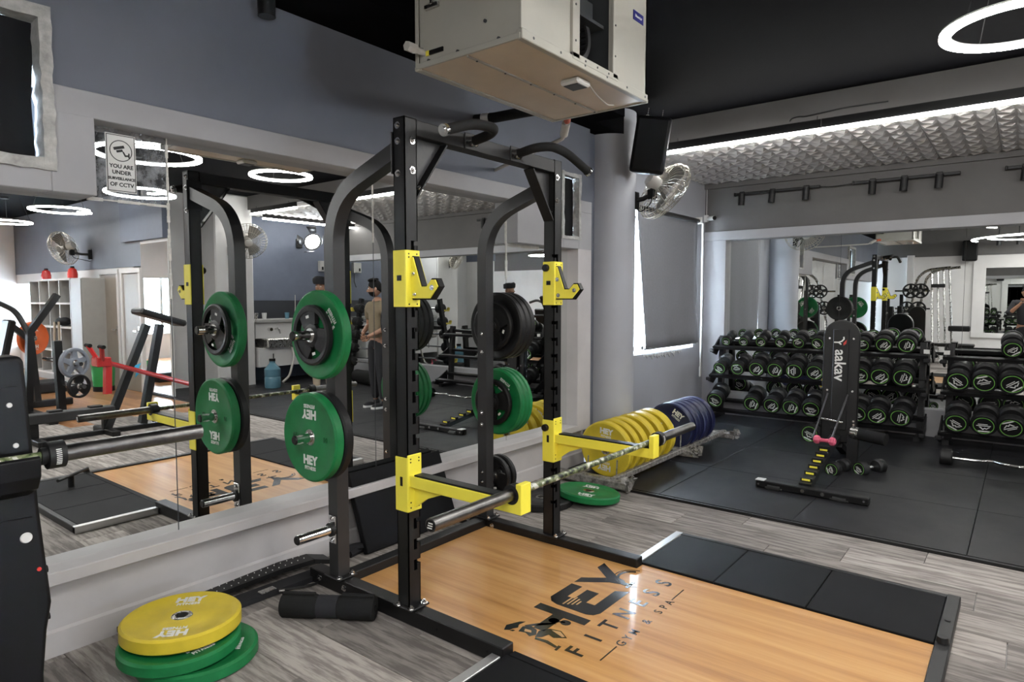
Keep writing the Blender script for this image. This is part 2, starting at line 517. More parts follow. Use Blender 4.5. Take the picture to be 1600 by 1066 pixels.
# left wall -------------------------------------------------------------
LEFT.append(sbox('wall_left', [((-3.5, YR, .2), (-3.25, 5.12, 1.98)), ((-3.5, 5.0, 0), (-3.21, 5.5, ZL)),                      # behind the mirror
                   ((-3.5, YR, 1.98), (XW, .34, ZL)), ((-3.5, .34, 2.57), (XW, 4.66, ZL)), ((-3.5, .935, 1.98), (-3.25, 4.66, 2.57)),
                   ((-3.25, .935, 2.315), (XW, 4.66, 2.57)), ((-3.5, 4.66, 2.50), (XW, 5.12, ZL)), ((-3.5, 4.905, 1.98), (XW, 5.12, 2.50))], 'upper_wall'))
sbox('wall_left_lower', [((-3.35, YR, 0), (-3.058, 4.9, .315))], 'lower_wall')
# skirting with a sloped top
MBb = MB()
MBb.prism([(-3.07, 0), (-3.042, 0), (-3.046, .098), (-3.07, .118)], YR, 4.9, 'xz')
struct(MBb.build('baseboard_left', 'lower_wall'))
LEFT.append(sbox('trim_1', [((-3.245, YR, .262), (-3.115, 5.12, .318))], 'lower_wall', ch=.004))           # sill board under the mirror
LEFT.append(sbox('trim_2', [((-3.245, .955, 2.205), (-3.115, 4.66, 2.315)), ((-3.245, 4.91, 2.21), (-3.115, 5.12, 2.315)), ((-3.245, YR, 2.205), (-3.115, .33, 2.315)),
                ((-3.245, YR, 1.885), (-3.115, .33, 2.21)), ((-3.245, .33, 1.885), (-3.115, .955, 1.985)), ((-3.245, .955, 1.885), (-3.115, 1.118, 2.21)),
                ((-3.245, 4.03, 1.885), (-3.115, 4.67, 2.21)), ((-3.245, 4.67, 1.885), (-3.115, 4.91, 1.985)), ((-3.245, 4.91, 1.885), (-3.115, 5.12, 2.21))], 'band', ch=.003))
LEFT.append(sbox('trim_3', [((-3.245, 4.90, .310), (-3.115, 5.12, 1.89))], 'lower_wall', ch=.004))

# mirror panes of the left wall
lm = thing('wall_mirror', 'wall-long mirror of several panes along the wall behind the power rack', 'mirror', (-3.23, 1.46, .3))
for (y0, y1, z1) in ((YR + .02, -.6, 1.885), (-.6, 1.458, 1.885), (1.462, 2.698, 2.205), (2.702, 4.028, 2.205), (4.032, 4.90, 1.885)):
    MB().box((-3.236, y0, .29), (-3.23, y1, z1)).build('mirror_pane', 'mirror', lm)
pn = MB().box((-3.236, 1.118, 1.889), (-3.2295, 1.458, 2.206)).build('mirror_pane', 'mirror_worn', lm)
pn['label'] = 'small upper pane with perished grey silvering'
def rough_strip(name, pts, w, parent, m='sealant', seed=1, h=.006):
    """A bead of sealant of uneven width along a polyline on the mirror."""
    rnd = random.Random(seed); b = MB()
    for (a, c) in zip(pts[:-1], pts[1:]):
        a = Vector(a); c = Vector(c); n = max(2, int((c - a).length / .03))
        for i in range(n):
            p = a.lerp(c, i / n); q = a.lerp(c, (i + 1) / n); ww = w * rnd.uniform(.35, 1.1)
            d = (c - a).normalized(); s = Vector((0, -d.z, d.y)) * ww
            lo = [min(p[k], q[k]) - abs(s[k]) for k in range(3)]; hi = [max(p[k], q[k]) + abs(s[k]) for k in range(3)]
            b.box((-3.231, lo[1], lo[2]), (-3.231 + h, hi[1], hi[2]))
    return b.build(name, m, parent)
rough_strip('sealant_bead', [(-3.23, 1.46, 2.205), (-3.23, 1.46, 1.45)], .006, lm, seed=1)
rough_strip('sealant_bead', [(-3.23, 1.118, 1.887), (-3.23, 1.458, 1.887)], .007, lm, seed=2)
rough_strip('sealant_bead', [(-3.23, 2.70, 2.16), (-3.23, 2.70, 1.80)], .004, lm, seed=3)
rough_strip('sealant_bead', [(-3.23, 4.03, 2.205), (-3.23, 4.03, 1.60)], .010, lm, seed=4)
MB().box((-3.231, 4.03, 1.86), (-3.222, 4.46, 1.885)).build('edge_strip', 'sealant', lm)
MB().box((-3.231, 4.018, 1.88), (-3.222, 4.04, 2.06)).build('edge_strip', 'sealant', lm)
for yy in (1.459, 2.70): MB().box((-3.2305, yy - .0016, .3), (-3.2285, yy + .0016, 1.885)).build('pane_joint', 'dark_inside', lm)

# high window in the left wall, blacked out, with a rough plaster surround
w1 = struct(MB().box((-3.40, .345, 1.99), (-3.385, .928, 2.56)).build('window_1', mat('pale outer glass', (.8, .85, .9), .1, spec=.6)))
rnd = random.Random(3)
b = MB()
def rough_bar(b, p0, p1, n, ax, amp, rnd):
    """A plaster bar along axis ax whose edges wander a little."""
    o = [k for k in range(3) if k != ax]; vs = []; fs = []
    for i in range(n + 1):
        for (a, c) in ((0, 0), (1, 0), (1, 1), (0, 1)):
            q = [0, 0, 0]; q[ax] = p0[ax] + (p1[ax] - p0[ax]) * i / n
            q[o[0]] = (p0, p1)[a][o[0]] + rnd.uniform(-amp, amp); q[o[1]] = (p0, p1)[c][o[1]] + rnd.uniform(-amp, amp)
            vs.append(tuple(q))
    for i in range(n):
        for k in range(4): fs.append((i * 4 + k, i * 4 + (k + 1) % 4, i * 4 + 4 + (k + 1) % 4, i * 4 + 4 + k))
    fs += [(3, 2, 1, 0), tuple(n * 4 + k for k in range(4))]
    b._add(vs, fs)
rough_bar(b, (-3.2, .928, 1.97), (-3.10, .972, 2.60), 17, 2, .004, rnd)
rough_bar(b, (-3.2, .30, 2.555), (-3.10, .972, 2.605), 17, 1, .004, rnd)
rough_bar(b, (-3.2, .30, 1.965), (-3.10, .972, 2.012), 17, 1, .004, rnd)
rough_bar(b, (-3.2, .30, 1.97), (-3.10, .345, 2.60), 9, 2, .004, rnd)
b.build('plaster_surround', 'rough_plaster', w1)
MB().prism([(.35, 2.016), (.6, 2.014), (.922, 2.016), (.921, 2.1), (.917, 2.25), (.927, 2.40), (.929, 2.553), (.7, 2.556), (.5, 2.548), (.35, 2.552)], -3.19, -3.186, 'yz').build('blackout_film', 'film', w1)
# small high window nearer the pillar
w3 = struct(MB().box((-3.40, 4.665, 1.99), (-3.385, 4.90, 2.495)).build('window_3', w1.data.materials[0]))
rnd = random.Random(5); b = MB()
rough_bar(b, (-3.2, 4.895, 1.97), (-3.105, 4.93, 2.53), 8, 2, .004, rnd)
rough_bar(b, (-3.2, 4.63, 2.495), (-3.105, 4.93, 2.525), 5, 1, .004, rnd)
rough_bar(b, (-3.2, 4.63, 1.962), (-3.105, 4.93, 1.99), 5, 1, .004, rnd)
rough_bar(b, (-3.2, 4.63, 1.97), (-3.105, 4.668, 2.53), 8, 2, .004, rnd)
b.build('plaster_surround', 'rough_plaster', w3)
MB().prism([(4.668, 1.995), (4.893, 1.993), (4.896, 2.2), (4.891, 2.44), (4.88, 2.491), (4.668, 2.49)], -3.175, -3.171, 'yz').build('blackout_film', 'film', w3)

LEFT += [lm, w1, w3]
# pillar, window wall with roller blind ---------------------------------
struct(MB().at((-3.06, 5.325, 0)).lathe([(.242, 0), (.242, ZC)], 56).build('column_1', 'pillar'))
WX = -3.20
sbox('wall_window', [((-3.55, 5.12, 0), (WX, YB + .3, .86)), ((-3.55, 5.12, 2.36), (WX, YB + .3, ZC)), ((-3.55, 5.12, .86), (WX, 6.02, 2.36)), ((-3.55, 7.645, .86), (WX, YB + .3, 2.36))], 'pillar')
w2 = struct(MB().box((-3.50, 6.02, .86), (-3.49, 7.645, 2.36)).build('window_2', mat('clear window glass', (1, 1, 1), 0.0)))
gm = w2.data.materials[0]; gm.node_tree.nodes['Principled BSDF'].inputs['Transmission Weight'].default_value = 1.0
gm.node_tree.nodes['Principled BSDF'].inputs['IOR'].default_value = 1.02
for wz in (w1, w3): pass
gp = w1.data.materials[0].node_tree.nodes['Principled BSDF']; gp.inputs['Transmission Weight'].default_value = 1.0; gp.inputs['IOR'].default_value = 1.02
MB().box((-3.46, 6.0, .845), (-3.235, 7.64, .868), .003).build('window_sill', 'white_plastic', w2)
b = MB()
for yy in (6.03, 6.8, 7.6): b.box((-3.495, yy - .02, .87), (-3.45, yy + .02, 2.35))
for zz in (.885, 2.34): b.box((-3.495, 6.03, zz - .02), (-3.45, 7.6, zz + .02))
b.build('window_frame', 'white_plastic', w2)
rnd = random.Random(9); b = MB()
for i in range(16):                                # broken plaster under the sill
    yy = 6.35 + i * .062; hh = .02 + .045 * abs(math.sin(i * 1.7)) * (1 if 2 < i < 14 else .4)
    b.prism([(yy - .035, .85), (yy + .035, .85), (yy + .03, .85 - hh * .6), (yy + .005, .85 - hh), (yy - .03, .85 - hh * .5)], WX - .01, WX + .006 + .002 * (i % 3), 'yz')
b.build('chipped_plaster', 'rough_plaster', w2)
bl = thing('roller_blind', 'grey fabric roller blind pulled down over the bright window beside the pillar', 'blind', (-3.19, 6.9, 2.36))
b = MB(); ny, nz = 14, 12; vs = []; fs = []
for j in range(nz + 1):
    for i in range(ny + 1):
        t = j / nz; z = 2.36 - t * 1.44; y0 = 6.09 + .165 * t; y1 = 7.625 - .02 * math.sin(t * PI)
        yy = y0 + (y1 - y0) * i / ny
        vs.append((-3.165 + .02 * t + .012 * math.sin(i * 1.3 + t * 2) * t + .010 * math.sin(i * .5), yy, z))
for j in range(nz):
    for i in range(ny): a = j * (ny + 1) + i; fs.append((a, a + 1, a + ny + 2, a + ny + 1))
b._add(vs, fs); o = b.build('blind_fabric', 'fabric', bl, smooth=60)
sm = o.modifiers.new('thick', 'SOLIDIFY'); sm.thickness = .002
MB().cyl((-3.16, 6.06, 2.385), (-3.16, 7.66, 2.385), .026, n=16).build('roller_tube', 'rack_grey', bl)
MB().box((-3.20, 7.655, 2.35), (-3.11, 7.6455, 2.43), .006).build('end_bracket', 'white_plastic', bl)
MB().cyl((-3.148, 6.26, .92), (-3.148, 7.60, .92), .011, n=10).build('bottom_bar', 'rack_grey', bl)
b = MB(); b.tube([(-3.12, 7.675, 2.36), (-3.115, 7.67, 1.2), (-3.115, 7.668, .62)], .005, 6); b.tube([(-3.12, 7.705, 2.36), (-3.115, 7.70, 1.2), (-3.115, 7.692, .62)], .005, 6)
b.build('bead_chain', 'white_plastic', bl)
MB().box((-3.125, 7.665, .50), (-3.105, 7.70, .62), .004).build('chain_weight', 'white_plastic', bl)

# back wall with the dumbbell mirror ------------------------------------
sbox('wall_back', [((-3.55, YB + .015, 0), (4.5, YB + .3, ZC)), ((-3.25, YB - .09, 2.26), (4.2, YB + .015, ZC))], 'beam')
sbox('trim_4', [((-3.25, YB - .115, 2.165), (4.2, YB + .015, 2.275)), ((-3.25, YB - .092, .0), (-2.93, YB + .015, 2.17)), ((-2.93, YB - .09, .0), (4.2, YB + .015, .30))], 'band', ch=.003)
bm_ = thing('dumbbell_wall_mirror', 'wide mirror of upright panes on the back wall above the dumbbell racks', 'mirror', (-1.6, YB, .3))
xs = [-2.93, -1.66, -.51, .64, 1.8, 3.0, 4.19]
for i in range(6):
    MB().box((xs[i] + .0015, YB, .29), (xs[i + 1] - .0015, YB + .006, 2.17)).build('mirror_pane', 'mirror_back', bm_)
# right side, column, far walls -----------------------------------------
FAR_wall_right = sbox('wall_right', [((4.2, 4.4, 0), (4.5, YB + .3, ZC))], 'navy_wall')
FAR_wall_right_pier = sbox('wall_right_pier', [((4.12, 4.42, 0), (4.2, 5.25, ZC))], 'white_wall')
FAR_column_2 = sbox('column_2', [((3.62, 5.25, 0), (4.2, 5.90, ZC))], 'white_wall', ch=.02)
FAR_trim_5 = sbox('trim_5', [((4.17, 5.9, 1.10), (4.2, YB, 1.42))], mat('near black wall band', (.02, .022, .028), .5))
FAR_wall_across = sbox('wall_across', [((4.2, 4.4, 1.86), (8.45, 4.6, ZC)), ((8.45, 4.4, 1.76), (XR, 4.6, ZC)), ((8.45, 4.4, 0), (XR, 4.6, .5)), ((4.2, 4.4, 0), (8.45, 4.6, 1.86))], 'white_wall')
FAR_wall_across_upper = sbox('wall_across_upper', [((4.2, 4.385, 1.95), (XR, 4.4, ZC))], 'upper_wall')
w4 = struct(MB().box((8.45, 4.57, .5), (XR, 4.58, 1.76)).build('window_4', gm))
MB().box((9.4, 4.5, .5), (9.46, 4.57, 1.76)).build('window_frame', 'white_plastic', w4)
sbox('wall_far', [((XR, YR, 0), (XR + .2, .7, ZC)), ((XR, 2.1, 0), (XR + .2, 4.6, ZC)), ((XR, .7, 0), (XR + .2, 2.1, .6)), ((XR, .7, 1.95), (XR + .2, 2.1, ZC))], 'white_wall')
w5 = struct(MB().box((XR + .17, .7, .6), (XR + .18, 2.1, 1.95)).build('window_5', gm))
MB().box((XR + .12, 1.37, .6), (XR + .16, 1.43, 1.95)).build('window_frame', 'white_plastic', w5)
sbox('wall_rear', [((-3.5, YR - .2, 0), (XR + .2, YR, 2.46))], 'white_wall')
sbox('wall_rear_upper', [((-3.5, YR - .2, 2.46), (XR + .2, YR + .04, ZC))], 'beam')
sbox('column_3', [((-2.35, YR, 0), (-2.2, YR + .14, 2.5))], 'white_wall', ch=.004)
sbox('trim_6', [((-.86, YR, 2.16), (1.9, YR + .05, 2.28)), ((-.86, YR, .55), (1.9, YR + .05, .66)), ((-1.02, YR, .552), (-.78, YR + .054, 2.278)), ((1.82, YR, .552), (1.98, YR + .054, 2.278))], 'white_wall')
rm = thing('rear_wall_mirror', 'framed mirror on the white rear wall seen beside the light column in the back mirror', 'mirror', (.5, YR + .02, .66))
for i in range(2): MB().box((-.78 + i * 1.3 + .001, YR + .005, .66), (-.78 + (i + 1) * 1.3 - .001, YR + .012, 2.16)).build('mirror_pane', 'mirror_back', rm)
# doors in the wall across the room
for k, (x0, x1) in enumerate(((5.05, 5.72), (4.24, 4.84))):
    d = struct(MB().box((x0, 4.37, 0.0), (x1, 4.392, 1.84), .003).build('door_%d' % (k + 1), 'door'))
    b = MB(); b.box((x0 - .07, 4.35, 0), (x0, 4.40, 1.86)); b.box((x1, 4.35, 0), (x1 + .07, 4.40, 1.86)); b.box((x0 - .075, 4.345, 1.85), (x1 + .075, 4.402, 1.925))
    b.build('door_frame', 'white_wall', d)
    b = MB(); b.cyl((x0 + .07, 4.37, .95), (x0 + .07, 4.325, .95), .01, n=8); b.box((x0 + .06, 4.32, .94), (x0 + .17, 4.335, .96)); b.box((x0 + .05, 4.365, .85), (x0 + .09, 4.372, 1.02))
    b.build('door_handle', 'chrome', d)
FAR_beam_3 = sbox('beam_3', [((3.3, 4.32, 2.33), (4.75, 4.40, 2.93))], 'navy_wall')
pmr = thing('partition_mirror', 'narrow mirror on the white partition beyond the doors reflecting a bright window', 'mirror', (3.75, 4.36, 0))
MB().box((3.28, 4.385, 0), (4.2, 4.42, 2.32)).build('backing_board', 'white_wall', pmr)
MB().box((3.30, 4.378, .04), (4.18, 4.385, 2.28)).build('mirror_pane', 'mirror', pmr)

# ceilings and beams ------------------------------------------------------
sbox('ceiling', [((-3.6, YR - .2, ZC), (XR + .2, 5.95, ZC + .15))], 'black_ceiling')
sbox('beam_1', [((-3.25, 5.82, 2.90), (4.2, 5.97, ZC + .1))], 'beam')
b2_ = sbox('beam_2', [((XW - .1, YR, 2.965), (-2.70, 4.95, ZL)), ((XW - .1, 4.95, 2.965), (-2.98, 5.7, ZL))], 'black_ceiling')
tc = sbox('ceiling_tiled', [((-3.55, 5.95, 2.876), (4.5, YB + .3, 3.1))], 'beam')
# embossed 3-D panels, 0.5 m, each with 2 x 3 slanted pyramids in relief
def relief_tile(seed):
    rnd = random.Random(seed); b = MB(); n = 4; s = .5 / n
    for i in range(n):
        for j in range(n):
            x = i * s; y = j * s; h = -.022
            px = x + s * (.25 if (i + j) % 2 else .75); py = y + s * (.72 if i % 2 else .28)
            e = .004
            b._add([(x + e, y + e, 0), (x + s - e, y + e, 0), (x + s - e, y + s - e, 0), (x + e, y + s - e, 0), (px, py, h)], [(1, 0, 4), (2, 1, 4), (3, 2, 4), (0, 3, 4)])
    b.box((.001, .001, -.002), (.499, .499, .008))
    me = b.mesh('ceiling_panel', smooth=0); me.materials.append(M['tile']); return me
rt = [relief_tile(i) for i in range(1)]
for i in range(15):
    for j in range(5):
        if j >= 3: continue
        link('ceiling_panel', rt[0], tc, (-3.25 + i * .5, 5.975 + j * .5, 2.868))
for i in range(15): link('ceiling_panel', rt[0], tc, (-3.25 + i * .5, 7.475, 2.868), scale=(1, .95, 1))
sbox('trim_7', [((-3.25, YB - .13, 2.80), (4.2, YB - .09, 2.92))], 'beam')
LEFT.append(b2_)
FAR += [FAR_wall_right, FAR_wall_right_pier, FAR_column_2, FAR_trim_5, FAR_wall_across, FAR_wall_across_upper, FAR_beam_3, w4, pmr] + [o for o in COL.objects if o.name.startswith('door_') and o.parent is None]
# ------------------------------------------------------------------ lamps
def ring_light(x, y, r0, r1, turns, label, z=2.80, start=0.0, drop=0.0):
    t = thing('ring_light', label, 'ceiling lamp', (x, y, z), group=None)
    n = int(64 * turns); closed = abs(turns - 1) < 1e-6 and r0 == r1
    pts = []
    for i in range(n if closed else n + 1):
        a = start + 2 * PI * turns * i / n; r = r0 + (r1 - r0) * i / n
        pts.append((r * math.cos(a), r * math.sin(a), -drop * i / n))
    b = MB(); k = len(pts)
    for (w, h0, h1, nm, mm) in ((.023, -.009, .009, 'diffuser', 'led'), (.023, .0092, .018, 'housing', 'white_plastic')):
        b = MB(); vs = []; fs = []
        for i, p in enumerate(pts):
            d = Vector((p[0], p[1], 0)).normalized()
            for sgn, h in ((-1, h0), (1, h0), (1, h1), (-1, h1)):
                vs.append((p[0] + d.x * sgn * w, p[1] + d.y * sgn * w, p[2] + h))
        for i in range(k if closed else k - 1):
            q = (i + 1) % k
            for j in range(4): fs.append((i * 4 + j, q * 4 + j, q * 4 + (j + 1) % 4, i * 4 + (j + 1) % 4))
        if not closed: fs += [(0, 1, 2, 3), tuple((k - 1) * 4 + j for j in (3, 2, 1, 0))]
        b._add(vs, fs); b.build(nm, mm, t, world=False)
    b = MB()
    for j in range(3):
        p = pts[int(k * (j + .2) / 3.4)]
        b.cyl((p[0], p[1], p[2] + .03), (p[0] * .6, p[1] * .6, ZC - z - .004), .0025, n=5)
    b.cyl((0, 0, ZC - z - .034), (0, 0, ZC - z - .004), .06, n=16)
    b.build('suspension', 'wire', t, world=False)
    return t
ZR = 2.88 / K
ring_light(-.088 / K, 4.14 / K, .288, .288, 1, 'round white LED ring lamp hanging at the top right corner above the platform', ZR)
ring_light(-.17 / K, 2.69 / K, .34, .46, 1.25, 'large spiral LED lamp reflected across the camera sign on the left mirror', ZR, start=2.4, drop=.05)
ring_light(2.13 / K, 3.57 / K, .26, .39, 1.35, 'smaller spiral LED lamp reflected just under the camera sign', ZR, start=.8, drop=.06)
ring_light(4.89 / K, 3.6 / K, .33, .37, 1.1, 'LED ring lamp reflected above the cube shelf in the left mirror', ZR, start=1.0, drop=.02)
ring_light(7.53 / K, 3.6 / K, .34, .34, 1, 'LED ring lamp at the far left end of the row in the left mirror', ZR)
ring_light(-.02, -.62, .55, .95, 1.5, 'double-turn spiral LED lamp reflected high in the back mirror over the rear wall', ZR, start=.4, drop=.05)
ring_light(2.3, .4, .42, .42, 1, 'LED ring lamp over the floor on the right of the photographer', ZR)  # added lamp, never in view, lights the right half of the room
ring_light(5.0, .4, .42, .42, 1, 'LED ring lamp nearest the bright far window', ZR)  # invented to continue the lamp grid and brighten the far side
ring_light(7.6, .4, .42, .42, 1, 'LED ring lamp in front of the far window wall', ZR)  # another made-up ring, raises the light in the far half
ring_light(1.0, -1.6, .42, .42, 1, 'LED ring lamp by the rear wall behind the photographer', ZR)  # unseen fill lamp, put in for more ambient light from the rear

def led_bar(name, segs, label, drops):
    """segs: list of (p0, p1) at the same height; profile 24 x 90 mm with the lit face below."""
    c = segs[0][0]
    t = thing(name, label, 'strip lamp', c)
    b = MB(); e = MB()
    for p0, p1 in segs:
        ax = 0 if abs(p1[0] - p0[0]) > abs(p1[1] - p0[1]) else 1
        w = (0, .012, 0) if ax == 0 else (.012, 0, 0)
        b.box((p0[0] - w[0], p0[1] - w[1], p0[2]), (p1[0] + w[0], p1[1] + w[1], p1[2] + .085))
        w2 = (0, .016, 0) if ax == 0 else (.016, 0, 0)
        e.box((p0[0] - w2[0], p0[1] - w2[1], p0[2] - .016), (p1[0] + w2[0], p1[1] + w2[1], p1[2] + .012))
    b.build('profile', 'rack', t); e.build('diffuser', 'led', t)
    b = MB()
    for d in drops: b.cyl(d, (d[0], d[1], 2.93), .003, n=5)
    b.build('hanger', 'wire', t)
    return t
led_bar('strip_light', [((-2.78, 5.785, 2.815), (-1.372, 5.785, 2.815)), ((-1.366, 5.785, 2.815), (1.25, 5.785, 2.815))],
        'long white LED strip along the beam in front of the embossed ceiling', [(-2.6, 5.785, 2.9), (-1.4, 5.785, 2.9), (0, 5.785, 2.9)])
l2_ = led_bar('strip_light', [((2.2, 5.785, 2.815), (3.45, 5.785, 2.815))], 'short LED strip reflected left of the rack beside the far fan', [(2.4, 5.785, 2.9), (3.3, 5.785, 2.9)])
l3_ = led_bar('strip_light', [((3.55, 6.05, 2.78), (3.55, 7.95, 2.78))], 'LED strip running away along the blue wall in the mirror', [(3.55, 6.2, 2.86), (3.55, 7.8, 2.86)])
t = thing('lamp_cable', 'thin loose black cable tied to the beam above the LED strip', 'cable', (-1.9, 5.80, 2.95))
MB().tube(fillet([(-1.62, 5.81, 2.93), (-1.60, 5.79, 2.945), (-1.55, 5.80, 2.955), (-1.50, 5.79, 2.942), (-1.2, 5.805, 2.965), (-.9, 5.81, 2.96)], .05), .006, 6).build('cable', 'wire', t)

YT, ZT = 7.92, 2.695
def track(x0, x1, heads, label, cable=None):
    t = thing('track_light', label, 'track lamp', ((x0 + x1) / 2, YT, ZT))
    MB().box((x0, YT - .035, ZT - .015), (x1, YT, ZT + .015), .004).build('rail', 'rack', t)
    for i, (hx, tilt) in enumerate(heads):
        h = MB().at((hx, YT - .05, ZT - .05), (R(tilt), R(4), 0)).cyl((0, 0, .05), (0, 0, -.085), .036, n=18).build('spot_head', 'rack', t)
        MB().at((hx, YT - .05, ZT - .05), (R(tilt), R(4), 0)).lathe([(.031, -.086), (.026, -.083), (0.0, -.07)], 18).build('lens', 'dark_inside', h)
        MB().box((hx - .03, YT - .05, ZT - .025), (hx + .03, YT - .02, ZT + .025), .005).build('adapter', 'rack', h)
    MB().box((x0 - .02, YT - .04, ZT - .02), (x0, YT, ZT + .02), .004).build('end_cap', 'rack', t)
    return t
track(-2.80, -1.86, [(-2.72, 6), (-2.37, -4), (-2.0, 3)], 'black track with three spotlights at the left end of the back wall')
track(-1.52, -.57, [(-1.34, 10), (-1.05, -3), (-.745, 5)], 'black track with three spotlights in the middle of the back wall')
track(-.20, .75, [(-.06, 3), (.25, 8), (.6, -5)], 'black track whose first spotlight enters at the right edge of the back wall')
t = thing('track_cable', 'thin black wire slung between the two spotlight tracks', 'cable', (-1.7, YT, ZT + .01))
MB().tube([(-1.86, YT - .01, ZT), (-1.75, YT - .01, ZT - .012), (-1.63, YT - .01, ZT - .008), (-1.54, YT - .01, ZT)], .005, 6).build('wire', 'wire', t)
t = thing('ceiling_downlight', 'black cylinder downlight hanging under the dark beam at the top left', 'ceiling lamp', (-2.92, 1.81, 2.965))
MB().cyl((-2.92, 1.81, 2.80), (-2.92, 1.81, 2.93), .041, n=24).build('body', 'rack', t)
MB().cyl((-2.92, 1.81, 2.93), (-2.92, 1.81, 2.965), .02, n=12).build('stem', 'rack', t)
MB().at((-2.92, 1.81, 2.80)).lathe([(.037, -.001), (.03, .004), (0, .012)], 20).build('lens', 'dark_inside', t)
for (x, y, lb) in ((-.55, -1.9, 'black cylinder spotlight over the rear wall mirror, left of two'), (-.2, -1.9, 'black cylinder spotlight over the rear wall mirror, right of two')):
    t = thing('ceiling_downlight', lb, 'ceiling lamp', (x, y, ZC))
    MB().cyl((x, y, 2.62), (x, y, 2.78), .045, n=18).build('body', 'rack', t)
    MB().cyl((x, y, 2.78), (x, y, ZC), .01, n=8).build('stem', 'rack', t)

# studio flood lamp on the blue wall (seen in the mirror)
fx, fy, fz = 3.75, 7.15, 2.47
fl_ = t = thing('flood_lamp', 'glaring round flood lamp with black flaps on the slate blue wall in the mirror', 'flood lamp', (fx, fy, fz))
ax = Euler((R(78), 0, R(-20))).to_matrix().to_4x4()
b = MB(); b.at((fx, fy, fz), (R(75), 0, R(-35))).lathe([(.0, -.13), (.07, -.13), (.085, -.10), (.10, -.02), (.155, .0), (.165, .03)], 28); b.build('lamp_housing', 'rack', t)
MB().at((fx, fy, fz), (R(75), 0, R(-35))).lathe([(.152, .022), (.12, .035), (0, .04)], 28).build('lamp_lens', 'spot_led', t)
b = MB().at((fx, fy, fz), (R(75), 0, R(-35)))
for a in (0, 90, 180, 270):
    c, s_ = math.cos(R(a)), math.sin(R(a))
    b._add([(.17 * c - .06 * s_, .17 * s_ + .06 * c, .03), (.17 * c + .06 * s_, .17 * s_ - .06 * c, .03), (.24 * c + .09 * s_, .24 * s_ - .09 * c, .16), (.24 * c - .09 * s_, .24 * s_ + .09 * c, .16)], [(0, 1, 2, 3)])
o = b.build('barn_door', 'rack', t); sm = o.modifiers.new('thick', 'SOLIDIFY'); sm.thickness = .004
b = MB(); b.cyl((fx + .1, fy, fz), (4.2, fy, fz), .02, n=10); b.box((4.16, fy - .06, fz - .08), (4.2, fy + .06, fz + .08), .005); b.build('wall_bracket', 'rack', t)

# ------------------------------------------------------------------ air conditioning unit
AX0, AX1, AY0, AY1, AZ0, AZ1 = -2.14, -1.57, 2.05, 3.10, 2.452, 3.02
ac = thing('ceiling_ac_unit', 'cream sheet-metal air conditioning unit hanging from the ceiling above the power rack', 'air conditioner', (AX0, AY0, AZ0))
b = MB()      # carcass in pieces, open towards +X where the blower shows
oy0, oy1, oz0, oz1 = 2.452, 2.742, 2.50, 2.93
b.box((AX0, AY0, AZ0 + .012), (AX0 + .012, AY1, AZ1)); b.box((AX0, AY1 - .012, AZ0 + .012), (AX1, AY1, AZ1)); b.box((AX0, AY0, AZ1 - .012), (AX1, AY1, AZ1))
b.box((AX0 + .012, AY0 + .004, AZ0 + .012), (AX1 - .003, AY0 + .016, AZ1 - .012))
b.box((AX1 - .014, AY0 + .035, AZ0 + .03), (AX1 - .002, oy0, AZ1 - .01)); b.box((AX1 - .014, oy1, AZ0 + .03), (AX1, AY1, AZ1 - .01))
b.box((AX1 - .014, oy0, AZ0 + .03), (AX1 - .002, oy1, oz0)); b.box((AX1 - .014, oy0, oz1), (AX1 - .002, oy1, AZ1 - .01))
b.build('casing', 'cream_metal', ac)
MB().box((AX0 + .004, AY0 + .004, AZ0), (AX1 - .004, AY1 - .004, AZ0 + .012)).build('drain_pan', 'cream_under', ac)
b = MB()      # folded edges and flanges
b.box((AX1 - .004, AY0 - .006, AZ0 + .035), (AX1 + .006, AY0 + .03, AZ1), .002); b.box((AX1 - .02, AY0 - .004, AZ0 - .004), (AX1 + .010, AY1, AZ0 + .034), .003)
b.box((AX0 - .012, AY0 - .006, AZ0 - .008), (AX0 + .02, AY1 + .004, AZ0 + .010), .003); b.box((AX0, AY0 - .008, AZ0 - .003), (AX1, AY0 + .006, AZ0 + .02), .002)
b.box((AX0 - .008, AY0 - .006, AZ0), (AX0 + .012, AY0 + .012, AZ1), .002); b.box((AX0, AY1 - .01, AZ0 - .006), (AX1 + .008, AY1 + .008, AZ0 + .012), .002)
b.box((-1.86, AY0 + .01, AZ0 - .007), (-1.85, AY1 - .01, AZ0 + .002))
b.build('flange', 'cream_metal', ac)
b = MB()      # frame of the opening
b.box((AX1 - .004, oy0 - .055, oz0 - .02), (AX1 + .012, oy0, oz1 + .03), .002); b.box((AX1 - .004, oy1, oz0 - .02), (AX1 + .012, oy1 + .045, oz1 + .03), .002)
b.box((AX1 - .004, oy0 - .055, oz0 - .03), (AX1 + .012, oy1 + .045, oz0), .002); b.box((AX1 - .004, oy0 - .055, oz1), (AX1 + .012, oy1 + .045, oz1 + .03), .002)
b.build('outlet_frame', 'cream_metal', ac)
b = MB(); b.box((AX1 - .34, oy0 - .1, AZ0 + .02), (AX1 - .33, oy1 + .1, AZ1 - .02)); b.box((AX1 - .33, oy0 - .02, AZ0 + .02), (AX1 - .02, oy0 - .01, AZ1 - .02)); b.box((AX1 - .33, oy1 + .01, AZ0 + .02), (AX1 - .02, oy1 + .02, AZ1 - .02))
b.box((AX1 - .10, oy0, 2.70), (AX1 - .03, oy1 - .02, 2.715)); b.box((AX1 - .10, oy0, 2.715), (AX1 - .09, oy1 - .02, 2.83))
b.build('inner_lining', 'dark_inside', ac)
b = MB(); cy, cz = 2.56, 2.64       # squirrel-cage blower
